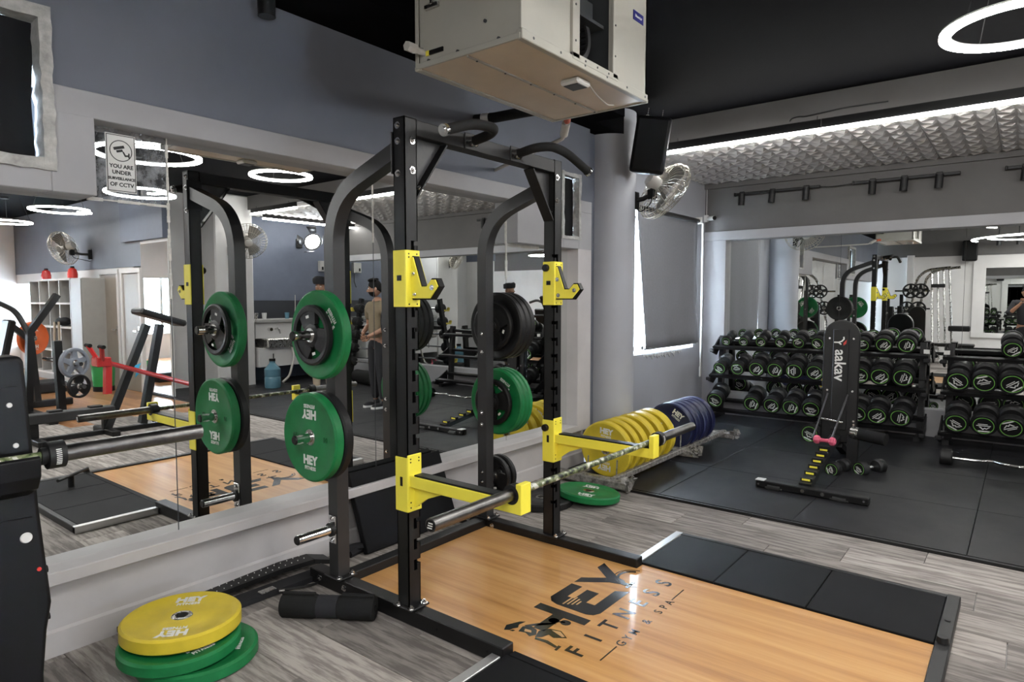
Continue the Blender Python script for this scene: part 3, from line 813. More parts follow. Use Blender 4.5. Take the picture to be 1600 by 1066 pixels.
for i in range(24):
    a = 2 * PI * i / 24
    b.at((AX1 - .18, cy, cz), (0, R(90), 0)); b.box((.105 * math.cos(a) - .006, .105 * math.sin(a) - .006, -.08), (.105 * math.cos(a) + .006, .105 * math.sin(a) + .006, .10))
b.at((AX1 - .18, cy, cz), (0, R(90), 0)).lathe([(.097, .095), (.12, .095), (.12, .107), (.097, .107)], 28, closed=True)
b.at((AX1 - .18, cy, cz), (0, R(90), 0)).lathe([(.0, -.085), (.12, -.085), (.12, -.075), (0, -.075)], 28)
b.build('blower_wheel', 'rack_grey', ac)
b = MB()
for yy in [2.12 + .19 * i for i in range(6)]:
    for xx in (AX1 + .011,): b.at().cyl((xx - .003, yy, AZ0 + .016), (xx, yy, AZ0 + .016), .006, n=8)
    b.cyl((-1.855, yy, AZ0 - .010), (-1.855, yy, AZ0 - .004), .005, n=8)
for (xx, zz) in ((-1.75, 2.56), (-2.11, 2.53), (-1.68, 2.475), (-1.9, 2.475), (-2.07, 2.475)): b.cyl((xx, AY0 - .004, zz), (xx, AY0 + .004, zz), .007, n=8)
for (yy, zz) in ((2.42, 2.55), (2.42, 2.70), (2.42, 2.85), (2.76, 2.58), (2.76, 2.72), (2.5, 2.485), (2.6, 2.485), (2.7, 2.485)): b.cyl((AX1 + .008, yy, zz), (AX1 + .014, yy, zz), .005, n=8)
o = b.build('screws', 'dark_inside', ac); o['kind'] = 'stuff'
b = MB(); b.box((-2.085, AY0 - .012, 2.685), (-2.005, AY0 + .004, 2.705), .002); b.box((-2.05, AY0 - .014, 2.70), (-2.035, AY0 + .003, 2.74), .002); b.build('door_latch', 'steel', ac)
lb = MB().box((AX1 + .0005, 2.95, 2.815), (AX1 + .003, 3.055, 2.860)).build('maker_label', 'navy_label', ac)
tm = text_mesh('bluestar', .022, key='print'); tm.materials.append(M['print']) if not tm.materials else None
part('label_text', tm, lb, None, (AX1 + .0035 - AX0, 3.003 - AY0, 2.838 - AZ0), (R(90), 0, R(90)))
lb2 = MB().box((-2.065, AY0 - .003, 2.497), (-1.985, AY0 + .004, 2.515)).build('warning_strip', 'black_plastic', ac)
MB().box((-2.085, AY0 - .0035, 2.496), (-2.066, AY0 + .004, 2.516)).build('warning_patch', 'yellow', ac)
b = MB(); b.cyl((-2.10, AY0 + .01, 2.515), (-2.10, AY0 - .05, 2.515), .014, n=12); b.cyl((-2.10, AY0 - .05, 2.515), (-2.10, AY0 - .10, 2.515), .021, n=6); b.build('drain_nipple', 'pipe_white', ac)
b = MB(); b.box((-1.725, 2.545, AZ0 - .028), (-1.625, 2.655, AZ0 - .001), .008); b.build('sensor_box', 'white_plastic', ac)
MB().box((-1.713, 2.56, AZ0 - .031), (-1.637, 2.64, AZ0 - .027)).build('sensor_window', 'dark_inside', ac)
MB().tube(fillet([(-1.64, 2.66, AZ0 - .01), (-1.66, 2.74, AZ0 - .02), (-1.70, 2.86, AZ0 - .015), (-1.70, 2.94, AZ0 - .03), (-1.69, 2.98, AZ0 - .022)], .05), .0035, 6).build('sensor_wire', 'pipe_white', ac)
b = MB()
for (xx, yy) in ((AX0 + .05, AY0 + .06), (AX1 - .05, AY0 + .06), (AX0 + .05, AY1 - .06), (AX1 - .05, AY1 - .06)): b.cyl((xx, yy, AZ1 - .02), (xx, yy, ZC), .006, n=6)
b.build('hanger_rod', 'steel', ac)
# pipes behind and beyond the unit
t = thing('insulated_pipe', 'black insulated refrigerant pipe running behind the air conditioner to the wall', 'pipe', (-3.0, 3.46, 2.67))
MB().tube([(-3.005, 3.41, 2.665), (-2.86, 3.45, 2.665), (-2.4, 3.38, 2.63), (-2.0, 3.2, 2.60)], .034, 12).build('insulation', 'foam', t)
MB().cyl((-2.95, 3.42, 2.665), (-2.90, 3.437, 2.665), .036, n=14).build('tape_band', 'pipe_white', t)
t = thing('drain_pipe', 'white drain pipe with an orange joint coming out under the air conditioner', 'pipe', (-2.1, 3.2, 2.42))
MB().tube(fillet([(-2.06, 3.12, 2.47), (-2.12, 3.20, 2.462), (-2.17, 3.25, 2.44), (-2.20, 3.29, 2.40), (-3.0, 3.62, 2.36)], .06), .012, 10).build('pipe_run', 'pipe_white', t)
MB().cyl((-2.06, 3.115, 2.472), (-2.105, 3.185, 2.464), .020, n=12).build('orange_joint', 'orange_pipe', t)
MB().cyl((-2.125, 3.205, 2.460), (-2.185, 3.27, 2.415), .025, n=12).build('elbow_joint', 'pipe_white', t)

# ------------------------------------------------------------------ loudspeakers
def speaker(loc, rot, label, chain_to=None):
    t = thing('loudspeaker', label, 'speaker', loc, rot)
    b = MB(); b.prism([(-.15, -.15), (.15, -.15), (.11, .15), (-.11, .15)], -.235, .235); o = b.build('cabinet', 'black_plastic', t, world=False)
    bv = o.modifiers.new('round', 'BEVEL'); bv.width = .03; bv.segments = 3
    b = MB(); b.box((-.125, -.168, -.21), (.125, -.15, .21), .012); b.build('grille', 'foam', t, world=False)
    b = MB(); b.cyl((.135, .02, -.19), (.155, .02, -.19), .022, n=12); b.box((.13, -.0, -.225), (.15, .05, -.15), .003); b.build('connector', 'steel', t, world=False)
    if chain_to:
        for (x, y) in ((-.07, .0), (.05, .06)):
            b = MB()
            for i in range(8):
                z = .24 + i * (chain_to - .24) / 8; q = (chain_to - .24) / 8
                if i % 2: b.box((x - .004, y - .0015, z), (x + .004, y + .0015, z + q * 1.1))
                else: b.box((x - .0015, y - .004, z), (x + .0015, y + .004, z + q * 1.1))
            b.build('chain', 'dark_steel', t, world=False)
            MB().at((x, y, .235), (R(90), 0, 0)).lathe([(.014, -.003), (.02, -.003), (.02, .003), (.014, .003)], 12, closed=True).build('eye_bolt', 'steel', t, world=False)
    return t
speaker((-2.60, 5.24, 2.76), (R(8), R(9), R(25)), 'black loudspeaker hanging on chains in front of the pillar above the fan', .31)
speaker((-1.08, -2.33, 2.55), (0, 0, R(180)), 'black loudspeaker on the rear wall reflected in the back mirror')

# ------------------------------------------------------------------ wall fans
def wall_fan(base, axis, label, r=.29, dist=.18):
    """base: bracket on the wall; axis: blowing direction; the head sits at base + offset."""
    c = Vector(base[0]); h = Vector(base[1]); ax = Vector(axis).normalized()
    t = thing('wall_fan', label, 'fan', tuple(c))
    q = ax.to_track_quat('Z', 'Y').to_euler()
    def mb(): return MB().at(tuple(h), tuple(q))
    b = mb()
    for i in range(34):                                    # front and back wires
        a = 2 * PI * i / 34; ca, sa = math.cos(a), math.sin(a)
        b.tube([(.055 * ca, .055 * sa, .085), (r * .6 * ca, r * .6 * sa, .075), (r * .93 * ca, r * .93 * sa, .04), (r * ca, r * sa, .0)], .0030, 4)
        b.tube([(.07 * ca, .07 * sa, -.10), (r * .75 * ca, r * .75 * sa, -.085), (r * .95 * ca, r * .95 * sa, -.04), (r * ca, r * sa, .0)], .0030, 4)
    for rr, zz in ((r, 0), (r * .93, .042), (r * .6, .077), (r * .95, -.042), (r * .5, -.09)):
        b.tube([(rr * math.cos(2 * PI * i / 40), rr * math.sin(2 * PI * i / 40), zz) for i in range(40)], .004 if rr == r else .003, 5, closed=True)
    b.build('guard_cage', 'fan_metal', t)
    mb().lathe([(0, .095), (.045, .094), (.06, .086), (.055, .08)], 20).build('badge', 'pipe_white', t)
    b = mb()
    for k in range(3):
        vs = []; fs = []; a0 = 2 * PI * k / 3
        for i in range(7):
            for j in range(4):
                rr = .05 + (r * .85 - .05) * j / 3; a = a0 + (i / 6 - .5) * (1.1 - .25 * j / 3)
                vs.append((rr * math.cos(a), rr * math.sin(a), -.03 + .05 * (i / 6 - .5)))
        for i in range(6):
            for j in range(3): e = i * 4 + j; fs.append((e, e + 1, e + 5, e + 4))
        b._add(vs, fs)
    b.lathe([(0, .02), (.045, .015), (.05, -.05), (0, -.05)], 16)
    b.build('blades', 'fan_blade', t)
    mb().lathe([(.03, -.09), (.065, -.095), (.07, -.17), (.055, -.20), (0, -.205)], 20).build('motor', 'pipe_white', t)
    b = MB(); m1 = h - ax * .16
    b.tube([tuple(m1), tuple(m1 + Vector((0, 0, -.12))), tuple((m1 + Vector((0, 0, -.14)) + c) / 2), tuple(c)], .022, 8)
    b.cbox(tuple(c), (.05, .09, .16), .005); b.cbox(tuple(m1 + Vector((0, 0, -.12))), (.07, .07, .09), .01)
    b.build('wall_arm', 'black_plastic', t)
    b = MB(); b.tube(fillet([tuple(c + Vector((0, 0, .1))), tuple(c + Vector((.03, .02, -.12))), tuple(m1 + Vector((0, 0, -.2))), tuple(m1 + Vector((.02, 0, -.05)))], .06), .005, 5)
    b.build('cord', 'wire', t)
    return t
wall_fan(((-2.85, 5.43, 2.34), (-2.655, 5.63, 2.43)), (.40, .74, -.53), 'wire-caged wall fan on the round pillar tilted towards the dumbbells')
wf1_ = wall_fan(((3.62, 5.50, 2.22), (3.28, 5.62, 2.36)), (-.78, -.35, -.38), 'wire-caged wall fan on the white column in the mirror, facing the room')
wf2_ = wall_fan(((6.1, 4.38, 2.20), (6.35, 4.05, 2.30)), (.75, -.45, -.25), 'dim wall fan above the cube shelf in the mirror')
# security camera, wall boxes
t = thing('security_camera', 'white bullet security camera at the corner by the roller blind', 'camera', (-3.18, 7.96, 2.44))
MB().box((-3.215, 7.92, 2.40), (-3.15, 7.96, 2.485), .005).build('junction_box', 'white_plastic', t)
MB().cyl((-3.15, 7.93, 2.44), (-3.05, 7.87, 2.435), .028, n=16).build('camera_body', 'white_plastic', t)
MB().cyl((-3.05, 7.87, 2.435), (-3.042, 7.865, 2.4346), .025, n=16).build('lens', 'black_plastic', t)
MB().tube([(-3.18, 7.955, 2.48), (-3.18, 7.955, 2.7), (-3.18, 7.955, 2.9)], .004, 5).build('cable', 'white_plastic', t)
eb_ = t = thing('electrical_box', 'grey switch box on the slate blue wall above the turbaned man in the mirror', 'switch box', (4.17, 7.66, 2.07))
MB().box((4.12, 7.56, 1.97), (4.2, 7.75, 2.17), .006).build('box_body', 'shelf', t)
MB().box((4.112, 7.59, 2.0), (4.12, 7.63, 2.06), .002).build('box_switch', 'black_plastic', t)
MB().tube([(4.17, 7.70, 1.97), (4.17, 7.71, 1.8), (4.17, 7.66, 1.68)], .008, 6).build('cable', 'wire', t)
# camera notice stuck on the worn pane
sg = thing('camera_notice', 'white notice with a camera symbol stuck on the worn upper mirror pane', 'sign', (-3.228, 1.262, 2.055))
MB().box((-3.229, 1.198, 1.928), (-3.226, 1.322, 2.185), .0).build('notice_plate', 'white_plastic', sg)
b = MB(); z0, z1, y0, y1 = 1.932, 2.181, 1.201, 1.319
for (a, c) in (((y0, z0), (y1, z0 + .003)), ((y0, z1 - .003), (y1, z1)), ((y0, z0), (y0 + .003, z1)), ((y1 - .003, z0), (y1, z1))): b.box((-3.2262, a[0], a[1]), (-3.2252, c[0], c[1]))
b.at((-3.2257, 1.26, 2.112), (0, R(90), 0)).lathe([(.0435, -.0005), (.047, -.0005), (.047, .0005), (.0435, .0005)], 40, closed=True)
b.at(); cc = lambda y, z: (1.26 + y, 2.112 + z)
b.prism([cc(-.032, .012), cc(.012, .026), cc(.016, .014), cc(-.028, .0)], -3.2262, -3.2252, 'yz')
b.prism([cc(-.020, .0), cc(.006, .008), cc(.009, -.002), cc(-.017, -.010)], -3.2262, -3.2252, 'yz')
b.prism([cc(.004, .0), cc(.012, -.002), cc(.02, -.016), cc(.03, -.014), cc(.03, -.006), cc(.036, -.006), cc(.036, -.028), cc(.03, -.028), cc(.03, -.022), cc(.016, -.024)], -3.2262, -3.2252, 'yz')
b.build('notice_symbol', 'black_plastic', sg)
for i, (s_, z) in enumerate((('YOU ARE', 2.042), ('UNDER', 2.015), ('SURVEILLANCE', 1.988), ('OF CCTV', 1.961))):
    me = text_mesh(s_, .0235 if i != 2 else .0165, .0007, key='ink', depth=.0006)
    if not me.materials: me.materials.append(M['black_plastic'])
    part('notice_text', me, sg, None, (.0025, -.002, z - 2.055), (R(90), 0, R(90)))
LEFT.append(sg)
FAR += [fl_, eb_, l2_, l3_, wf1_, wf2_]
# ------------------------------------------------------------------ power rack
FX, RX, NY, FY, TW = -2.268, -2.805, 2.09, 3.28, .0375       # front / rear upright centres, near / far, half tube
rack = thing('power_rack', 'black half rack with slotted front uprights and bent rear posts on the wooden platform', 'rack', (FX, (NY + FY) / 2, 0))
def bolt(b, p, d, r=.011, h=.008):
    p = Vector(p); d = Vector(d)
    b.cyl(p, p + d * h, r, r * .9, n=6); b.cyl(p + d * h, p + d * (h + .006), r * .5, n=8)
    b.cyl(p, p + d * .0025, r * 1.5, n=12)
def upright(y, inner):
    """Square tube built from its four walls; slots cut through the front wall and round the inner corner."""
    b = MB(); x0, x1, y0, y1, w, z0, z1 = FX - TW, FX + TW, y - TW, y + TW, .005, -.001, 2.27
    b.box((x0, y0, z0), (x0 + w, y1, z1))                            # rear wall
    yo = y0 if inner > 0 else y1 - w
    b.box((x0, yo, z0), (x1, yo + w, z1))                            # outer wall
    yi = y1 - w if inner > 0 else y0
    slots = [.165 + .1 * i for i in range(16)]
    # inner wall: a notch reaching 38 mm back from the front corner
    b.box((x0, yi, z0), (x1 - .022, yi + w, z1))
    zz = z0
    for s in slots: b.box((x1 - .022, yi, zz), (x1, yi + w, s + .030)); zz = s + .050
    b.box((x1 - .022, yi, zz), (x1, yi + w, z1))
    # front wall
    sy0, sy1 = y + inner * -.004, y + inner * .017                   # the upright slot
    lo, hi = min(sy0, sy1), max(sy0, sy1)
    if inner > 0: b.box((x1 - w, y0, z0), (x1, lo, z1))
    else: b.box((x1 - w, hi, z0), (x1, y1, z1))
    zz = z0
    for s in slots: b.box((x1 - w, lo, zz), (x1, hi, s)); zz = s + .052
    b.box((x1 - w, lo, zz), (x1, hi, z1))
    e0, e1 = (hi, y1) if inner > 0 else (y0, lo)
    zz = z0
    for s in slots: b.box((x1 - w, e0, zz), (x1, e1, s + .030)); zz = s + .050
    b.box((x1 - w, e0, zz), (x1, e1, z1))
    b.box((x0, y0, z1 - .004), (x1, y1, z1 + .002))
    return b
for y, inn in ((NY, 1), (FY, -1)):
    u = upright(y, inn).build('front_upright', 'rack', rack, smooth=0)
    b = MB()
    for z in (2.235, 2.165, 2.02):
        bolt(b, (FX - .008, y - inn * TW, z), (0, -inn, 0)); 
    for z in (2.17, 2.035): bolt(b, (FX + TW, y + inn * .01, z), (1, 0, 0), .012)
    b.build('bolts', 'chrome', u)['kind'] = 'stuff'
    MB().box((FX - .055, y - .06, -.010), (FX + .075, y + .06, .0), .003).build('foot_plate', 'rack', u)
    b = MB()
    for (dx, dy) in ((.058, .04 * inn), (.058, -.045 * inn), (-.02, -.05 * inn)): bolt(b, (FX + dx, y + dy, .0), (0, 0, 1), .011, .012)
    b.build('anchor_bolts', 'chrome', u)['kind'] = 'stuff'
    # rear post, bent forward to the upright
    path = fillet([(RX, y, -.001), (RX, y, 1.93), (FX - TW + .002, y, 2.155)], .26, 8)
    path[-1] = Vector((FX - TW + .003, y, 2.125))
    pts = fillet([(RX, y, -.001), (RX, y, 1.955), (FX - TW + .004, y, 2.13)], .24, 9)
    rp = MB().sweep_rect(pts, .072, .075, (0, 1, 0)).build('rear_post', 'rack_grey', rack, smooth=20)
    MB().box((FX - TW - .006, y - .05, 2.02), (FX - TW, y + .05, 2.21), .003).build('joint_plate', 'rack', rp)
    MB().box((RX - .06, y - .06, -.010), (RX + .075, y + .06, .0), .003).build('foot_plate', 'rack', rp)
    b = MB()
    for (dx, dy) in ((.055, .04 * inn), (.055, -.045 * inn)): bolt(b, (RX + dx, y + dy, .0), (0, 0, 1), .011, .012)
    for z in (.235, .30, .62, .70, 1.10, 1.22): bolt(b, (RX, y + inn * TW, z), (0, inn, 0), .009)
    b.build('bolts', 'chrome', rp)['kind'] = 'stuff'
    # side rail of the base
    sr = MB().box((-3.02, y - TW, -.088), (-1.665, y + TW, -.010), .004).build('side_rail', 'rack', rack)
    b = MB()
    for x in (-2.93, -2.72): bolt(b, (x, y - TW, -.045), (0, -1, 0), .011)
    bolt(b, (-1.70, y + (TW if inn < 0 else -TW), -.06), (0, -inn, 0), .007)
    b.build('bolts', 'chrome', sr)['kind'] = 'stuff'
    b = MB()
    for x in (-2.05, -1.75): b.cyl((x, y - TW - .0012, -.05), (x, y - TW + .002, -.05), .006, n=10)
    b.build('rail_holes', 'black_plastic', sr)['kind'] = 'stuff'
    # weight pegs on the outside of the rear posts
    for z in (.25, .755, 1.268):
        o_ = -inn
        pg = MB().cyl((RX, y + o_ * TW, z), (RX, y + o_ * (TW + .215), z), .0245, n=24).build('weight_peg', 'chrome', rack)
        b = MB(); b.cyl((RX, y + o_ * (TW + .215), z), (RX, y + o_ * (TW + .221), z), .0245, .019, n=24); b.cyl((RX, y + o_ * (TW + .004), z), (RX, y + o_ * (TW + .022), z), .036, n=20); b.build('peg_collar', 'rubber', pg)
        b = MB(); b.box((RX - .03, y + o_ * TW, z - .075), (RX + .03, y + o_ * (TW + .007), z + .075), .003)
        for s_ in (-1, 1): bolt(b, (RX, y + o_ * (TW + .007), z + s_ * .058), (0, o_, 0), .010)
        b.build('peg_plate', 'chrome', pg)
# cross members
MB().box((-2.845, NY + TW, -.088), (-2.77, FY - TW, -.010), .004).build('base_cross_rail', 'rack', rack)
tb = MB().box((FX - TW, NY + TW, 2.195), (FX + TW, FY - TW, 2.268), .003).build('top_crossbar', 'rack', rack)
for y, d in ((NY + TW, 1), (FY - TW, -1)):
    g = MB().prism([(y, 2.195), (y + d * .20, 2.195), (y, 1.93)], FX - .012, FX - .004, 'yz')
    g = g.build('gusset', 'rack_grey', rack)
    MB().sweep_rect([(FX, y + d * .205, 2.19), (FX, y + d * .004, 1.915)], .07, .008, (1, 0, 0)).build('gusset_flange', 'rack', g)
    b = MB(); bolt(b, (FX + .02, y + d * .024, 1.965), (0, d * .8, -.58), .010); b.build('bolts', 'chrome', g)['kind'] = 'stuff'
# pull-up handles
for ym, d in ((2.50, -1), (2.865, 1)):
    pts = fillet([(FX + TW, ym, 2.235), (-2.10, ym, 2.255), (-2.03, ym + d * .05, 2.262), (-2.03, ym + d * .20, 2.255), (-2.02, ym + d * .40, 2.185)], .07, 6)
    h = MB().tube(pts, .024, 14).build('pull_up_handle', 'foam', rack)
    e = Vector(pts[-1]); dr = (e - Vector(pts[-2])).normalized()
    b = MB(); b.cyl(e, e + dr * .018, .027, n=18); b.cyl(e + dr * .018, e + dr * .024, .015, n=12); b.cyl((FX + TW + .01, ym, 2.236), (FX + TW + .028, ym, 2.238), .027, n=18)
    b.build('end_cap', 'chrome', h)
    b = MB(); b.box((FX + TW, ym - .05, 2.195), (FX + TW + .008, ym + .05, 2.275), .002)
    for s_ in (-.036, .036): bolt(b, (FX + TW + .008, ym + s_, 2.225), (1, 0, 0), .009)
    b.build('handle_plate', 'rack', h)

# ------------------------------------------------------------------ yellow J-hooks and spotter arms
def j_hook(y, inner, label):
    t = thing('j_hook', label, 'bar hook', (FX, y, 1.42), group=None)
    x1 = FX + TW
    b = MB(); w = .007
    b.box((x1 + .0005, y - TW - w, 1.412), (x1 + w, y + TW + w, 1.672), .002)
    b.box((FX - TW - .004, y - TW - w, 1.412), (x1 + .002, y - TW - .0005, 1.672), .002)
    b.box((FX - TW - .004, y + TW + .0005, 1.412), (x1 + .002, y + TW + w, 1.672), .002)
    b.build('bracket', 'yellow', t)
    yc = y + inner * .012
    poly = [(x1 + .004, 1.64), (x1 + .018, 1.64), (x1 + .068, 1.505), (x1 + .105, 1.505), (x1 + .135, 1.535), (x1 + .158, 1.535), (x1 + .175, 1.505), (x1 + .125, 1.452), (x1 + .004, 1.452)]
    poly2 = [(x1 + .004, 1.645), (x1 + .020, 1.645), (x1 + .072, 1.510), (x1 + .103, 1.510), (x1 + .133, 1.542), (x1 + .163, 1.542), (x1 + .182, 1.505), (x1 + .130, 1.445), (x1 + .12, 1.445), (x1 + .004, 1.445)]
    for s_ in (-1, 1): MB().prism(poly, yc + s_ * .017, yc + s_ * .023, 'xz').build('hook_plate', 'yellow', t, smooth=0)
    MB().prism(poly2, yc - .016, yc + .016, 'xz').build('hook_liner', 'black_plastic', t, smooth=0)
    b = MB()
    for (x, z) in ((x1 + .02, 1.565), (x1 + .14, 1.50), (x1 + .028, 1.47)):
        for s_ in (-1, 1): bolt(b, (x, yc + s_ * .023, z), (0, s_, 0), .0085, .005)
    b.build('bolts', 'chrome', t)['kind'] = 'stuff'
    b = MB()
    for z in (1.425, 1.655, 1.64):
        for dy in (-.025, .025): b.cyl((x1 + w - .001, y + dy, z), (x1 + w + .0008, y + dy, z), .004, n=8)
    for (z, x) in ((1.545, FX),): b.box((x - .016, y - TW - w - .001, z - .013), (x + .016, y - TW - w + .002, z + .013), .006)
    b.build('holes', 'black_plastic', t)['kind'] = 'stuff'
    MB().at((FX - .015, y + inner * (TW + w), 1.635), (R(-90 * inner), 0, 0)).lathe([(.0, .022), (.018, .022), (.022, .016), (.022, 0)], 18).build('lock_knob', 'black_plastic', t)
    return t
j_hook(NY, 1, 'yellow J-hook on the near front upright of the rack')
j_hook(FY, -1, 'yellow J-hook on the far front upright of the rack')
def spotter_arm(y, inner, label):
    t = thing('spotter_arm', label, 'spotter arm', (FX, y, .45))
    x1 = FX + TW; w = .007
    b = MB()
    b.box((x1 + .0005, y - TW - w, .455), (x1 + w, y + TW + w, .725), .003)
    b.box((FX - TW - .004, y - TW - w, .455), (x1 + .002, y - TW - .0005, .712), .002)
    b.box((FX - TW - .004, y + TW + .0005, .455), (x1 + .002, y + TW + w, .712), .002)
    b.build('bracket', 'yellow', t)
    MB().box((x1 + .004, y - .033, .575), (-1.575, y + .033, .628), .002).build('arm_tube', 'yellow', t)
    MB().prism([(x1 + .004, .575), (-1.98, .575), (-2.05, .563), (-2.14, .528), (x1 + .02, .478), (x1 + .004, .478)], y - .006, y + .006, 'xz').build('arm_gusset', 'yellow', t)
    MB().box((-1.60, y - .034, .575), (-1.572, y + .034, .700), .002).build('arm_stop', 'yellow', t)
    MB().box((x1 + .03, y - .028, .628), (-1.60, y + .028, .636), .002).build('arm_liner', 'black_plastic', t)
    b = MB()
    for z in (.475, .500, .69, .705):
        for dy in (-.026, .026): b.cyl((x1 + w - .001, y + dy, z), (x1 + w + .0008, y + dy, z), .004, n=8)
    b.box((FX - .009, y - TW - w - .001, .575), (FX + .009, y - TW - w + .002, .62), .006)
    b.build('holes', 'black_plastic', t)['kind'] = 'stuff'
    MB().at((FX - .015, y + inner * (TW + w), .665), (R(-90 * inner), 0, 0)).lathe([(.0, .022), (.018, .022), (.022, .016), (.022, 0)], 18).build('lock_knob', 'black_plastic', t)
    return t
spotter_arm(NY, 1, 'yellow spotter arm on the near front upright under the barbell collar')
spotter_arm(FY, -1, 'yellow spotter arm on the far front upright in front of the plate tray')

# ------------------------------------------------------------------ barbells
camo = camo_mat()
def barbell(loc, label, L2, sl, tilt=0):
    """Bar along local Y, centred."""
    t = thing('barbell', label, 'barbell', loc, (R(tilt), 0, 0))
    inn = L2 - sl
    MB().cyl((0, -inn, 0), (0, inn, 0), .0145, n=16).build('shaft', camo, t, world=False)
    for s in (-1, 1):
        MB().cyl((0, s * inn, 0), (0, s * L2, 0), .0255, n=28).build('sleeve', 'dark_steel', t, world=False)
        b = MB(); b.cyl((0, s * (inn - .03), 0), (0, s * (inn + .014), 0), .041, n=28); b.cyl((0, s * (inn - .045), 0), (0, s * (inn - .03), 0), .026, n=20); c = b.build('collar', 'rubber', t, world=False)
        b = MB(); b.cyl((0, s * L2, 0), (0, s * (L2 + .003), 0), .020, n=20)
        b.build('end_cap', 'black_plastic', c, world=False)
        b = MB()
        for k in range(3): b.box((-.013 + k * .003, s * (L2 + .0028), -.012 + k * .009), (.010 + k * .002, s * (L2 + .0042), -.008 + k * .009))
        b.build('end_print', 'print', c, world=False)
        b = MB().at((0, 0, 0))
        for k in range(9):
            a = R(-30 + k * 8); b.at((0, s * (inn - .008), 0), (0, a, 0)); b.box((.0405, -.007, -.0012), (.0418, .007, .0012))
        b.build('collar_print', 'print', c, world=False)
    return t
barbell((-1.625, 2.745, .6515), 'camouflage barbell without plates lying across the yellow spotter arms', 1.145, .47)
barbell((-2.27, -.10, .985), 'camouflage barbell held by the black bench-press upright at the left edge', 1.21, .43)

KEEP += [o for o in COL.objects if o.parent is None and o.name.split('.')[0] in ('power_rack', 'j_hook', 'spotter_arm', 'barbell')]
# ------------------------------------------------------------------ plates
def text_on(s, size, bold, m, depth=.0008):
    me = text_mesh(s, size, bold, depth, key=m)
    if not me.materials: me.materials.append(M[m])
    return me
_hey = text_on('HEY', .062, .0028, 'print'); _fit = text_on('FITNESS', .026, .0005, 'print'); _ten = text_on('10', .036, .001, 'emboss_green', .002)
def plate_mesh(r, t, rim=.04):
    h = t / 2
    prof = [(.026, -h + .006), (.045, -h + .006), (.075, -h + .004), (.085, -h + .007), (r - rim, -h + .007), (r - rim + .012, -h + .001), (r - .010, -h), (r, -h + .008),
            (r, h - .008), (r - .010, h), (r - rim + .012, h - .001), (r - rim, h - .007), (.085, h - .007), (.075, h - .004), (.045, h - .006), (.026, h - .006)]
    return MB().lathe(prof, 72, closed=True).mesh('plate_body', smooth=40)
def hub_mesh(t):
    h = t / 2
    return MB().lathe([(.0255, -h + .003), (.038, -h + .003), (.041, -h + .006), (.041, h - .006), (.038, h - .003), (.0255, h - .003)], 32, closed=True).mesh('steel_hub')
_pm = {}
def bumper(colour, loc, rot, label, thick, group=None, name='bumper_plate', r=.225, ten=False, prints=True):
    k = (colour, thick, r)
    if k not in _pm:
        a = plate_mesh(r, thick); a.materials.append(M[colour]); h = hub_mesh(thick); h.materials.append(M['steel']); _pm[k] = (a, h)
    t = thing(name, label, 'weight plate', loc, rot, group)
    body = part('disc', _pm[k][0], t); part('steel_hub', _pm[k][1], t)
    z = thick / 2 - .007 + .0012
    for side in ((1, -1) if prints and colour != 'rubber' else ()):
        ry = 0 if side > 0 else PI
        for s in (1, -1):
            rz = 0 if s < 0 else PI
            q = (Matrix.Rotation(ry, 4, 'Y') @ Matrix.Rotation(rz, 4, 'Z'))
            fl = colour in ('yellow_plate', 'blue_plate')          # these wear their lettering the other way up
            for me, d in ((_hey, .150 if fl else .118), (_fit, .108 if fl else .158)):
                p = q @ Vector((0, -d, z)); e = (q @ Matrix.Rotation(PI if fl else 0, 4, 'Z')).to_euler()
                part('plate_print', me, body, None, tuple(p), tuple(e))
        if ten:
            for s in (1, -1):
                q = Matrix.Rotation(ry, 4, 'Y') @ Matrix.Rotation(0 if s > 0 else PI, 4, 'Z')
                p = q @ Vector((.125, 0, z)); part('weight_number', _ten, body, None, tuple(p), tuple(q.to_euler()))
    return t
def grip_plate(loc, rot, label, r=.155, thick=.032, m='iron', group=None, spokes=3):
    """Cast plate with grip windows between broad spokes."""
    k = ('grip', r, thick, m, spokes)
    if k not in _pm:
        b = MB(); h = thick / 2
        b.lathe([(r * .80, -h + .003), (r * .93, -h), (r, -h + .006), (r, h - .006), (r * .93, h), (r * .80, h - .003)], 48, closed=True)
        b.lathe([(.0258, -h + .002), (r * .30, -h + .002), (r * .40, -h + .008), (r * .40, h - .008), (r * .30, h - .002), (.0258, h - .002)], 36, closed=True)
        for i in range(spokes):
            a = 2 * PI * i / spokes + PI / 2; b.at((0, 0, 0), (0, 0, a))
            w0, w1 = r * (.34 if spokes <= 3 else .20), r * (.46 if spokes <= 3 else .13)
            b.prism([(r * .30, -w0), (r * .84, -w1), (r * .84, w1), (r * .30, w0)], -h + .006, h - .006)
        me = b.mesh('plate_casting', smooth=30); me.materials.append(M[m])
        hb = MB().lathe([(.0252, -h), (.036, -h), (.036, h), (.0252, h)], 24, closed=True).mesh('steel_hub'); hb.materials.append(M['steel'])
        lt = MB()
        for s in (1, -1): lt.box((-.012, s * r * .62 - .007, h - .006), (.012, s * r * .62 + .007, h - .0045))
        lt = lt.mesh('plate_label'); lt.materials.append(M['print']); _pm[k] = (me, hb, lt)
    t = thing('grip_plate', label, 'weight plate', loc, rot, group)
    part('casting', _pm[k][0], t); part('steel_hub', _pm[k][1], t); part('label_patch', _pm[k][2], t)
    return t
RN = lambda spin: tuple((Matrix.Rotation(R(90), 4, 'X') @ Matrix.Rotation(R(spin), 4, 'Z')).to_euler())     # face towards -Y
yo = NY - TW
RZ = .0018
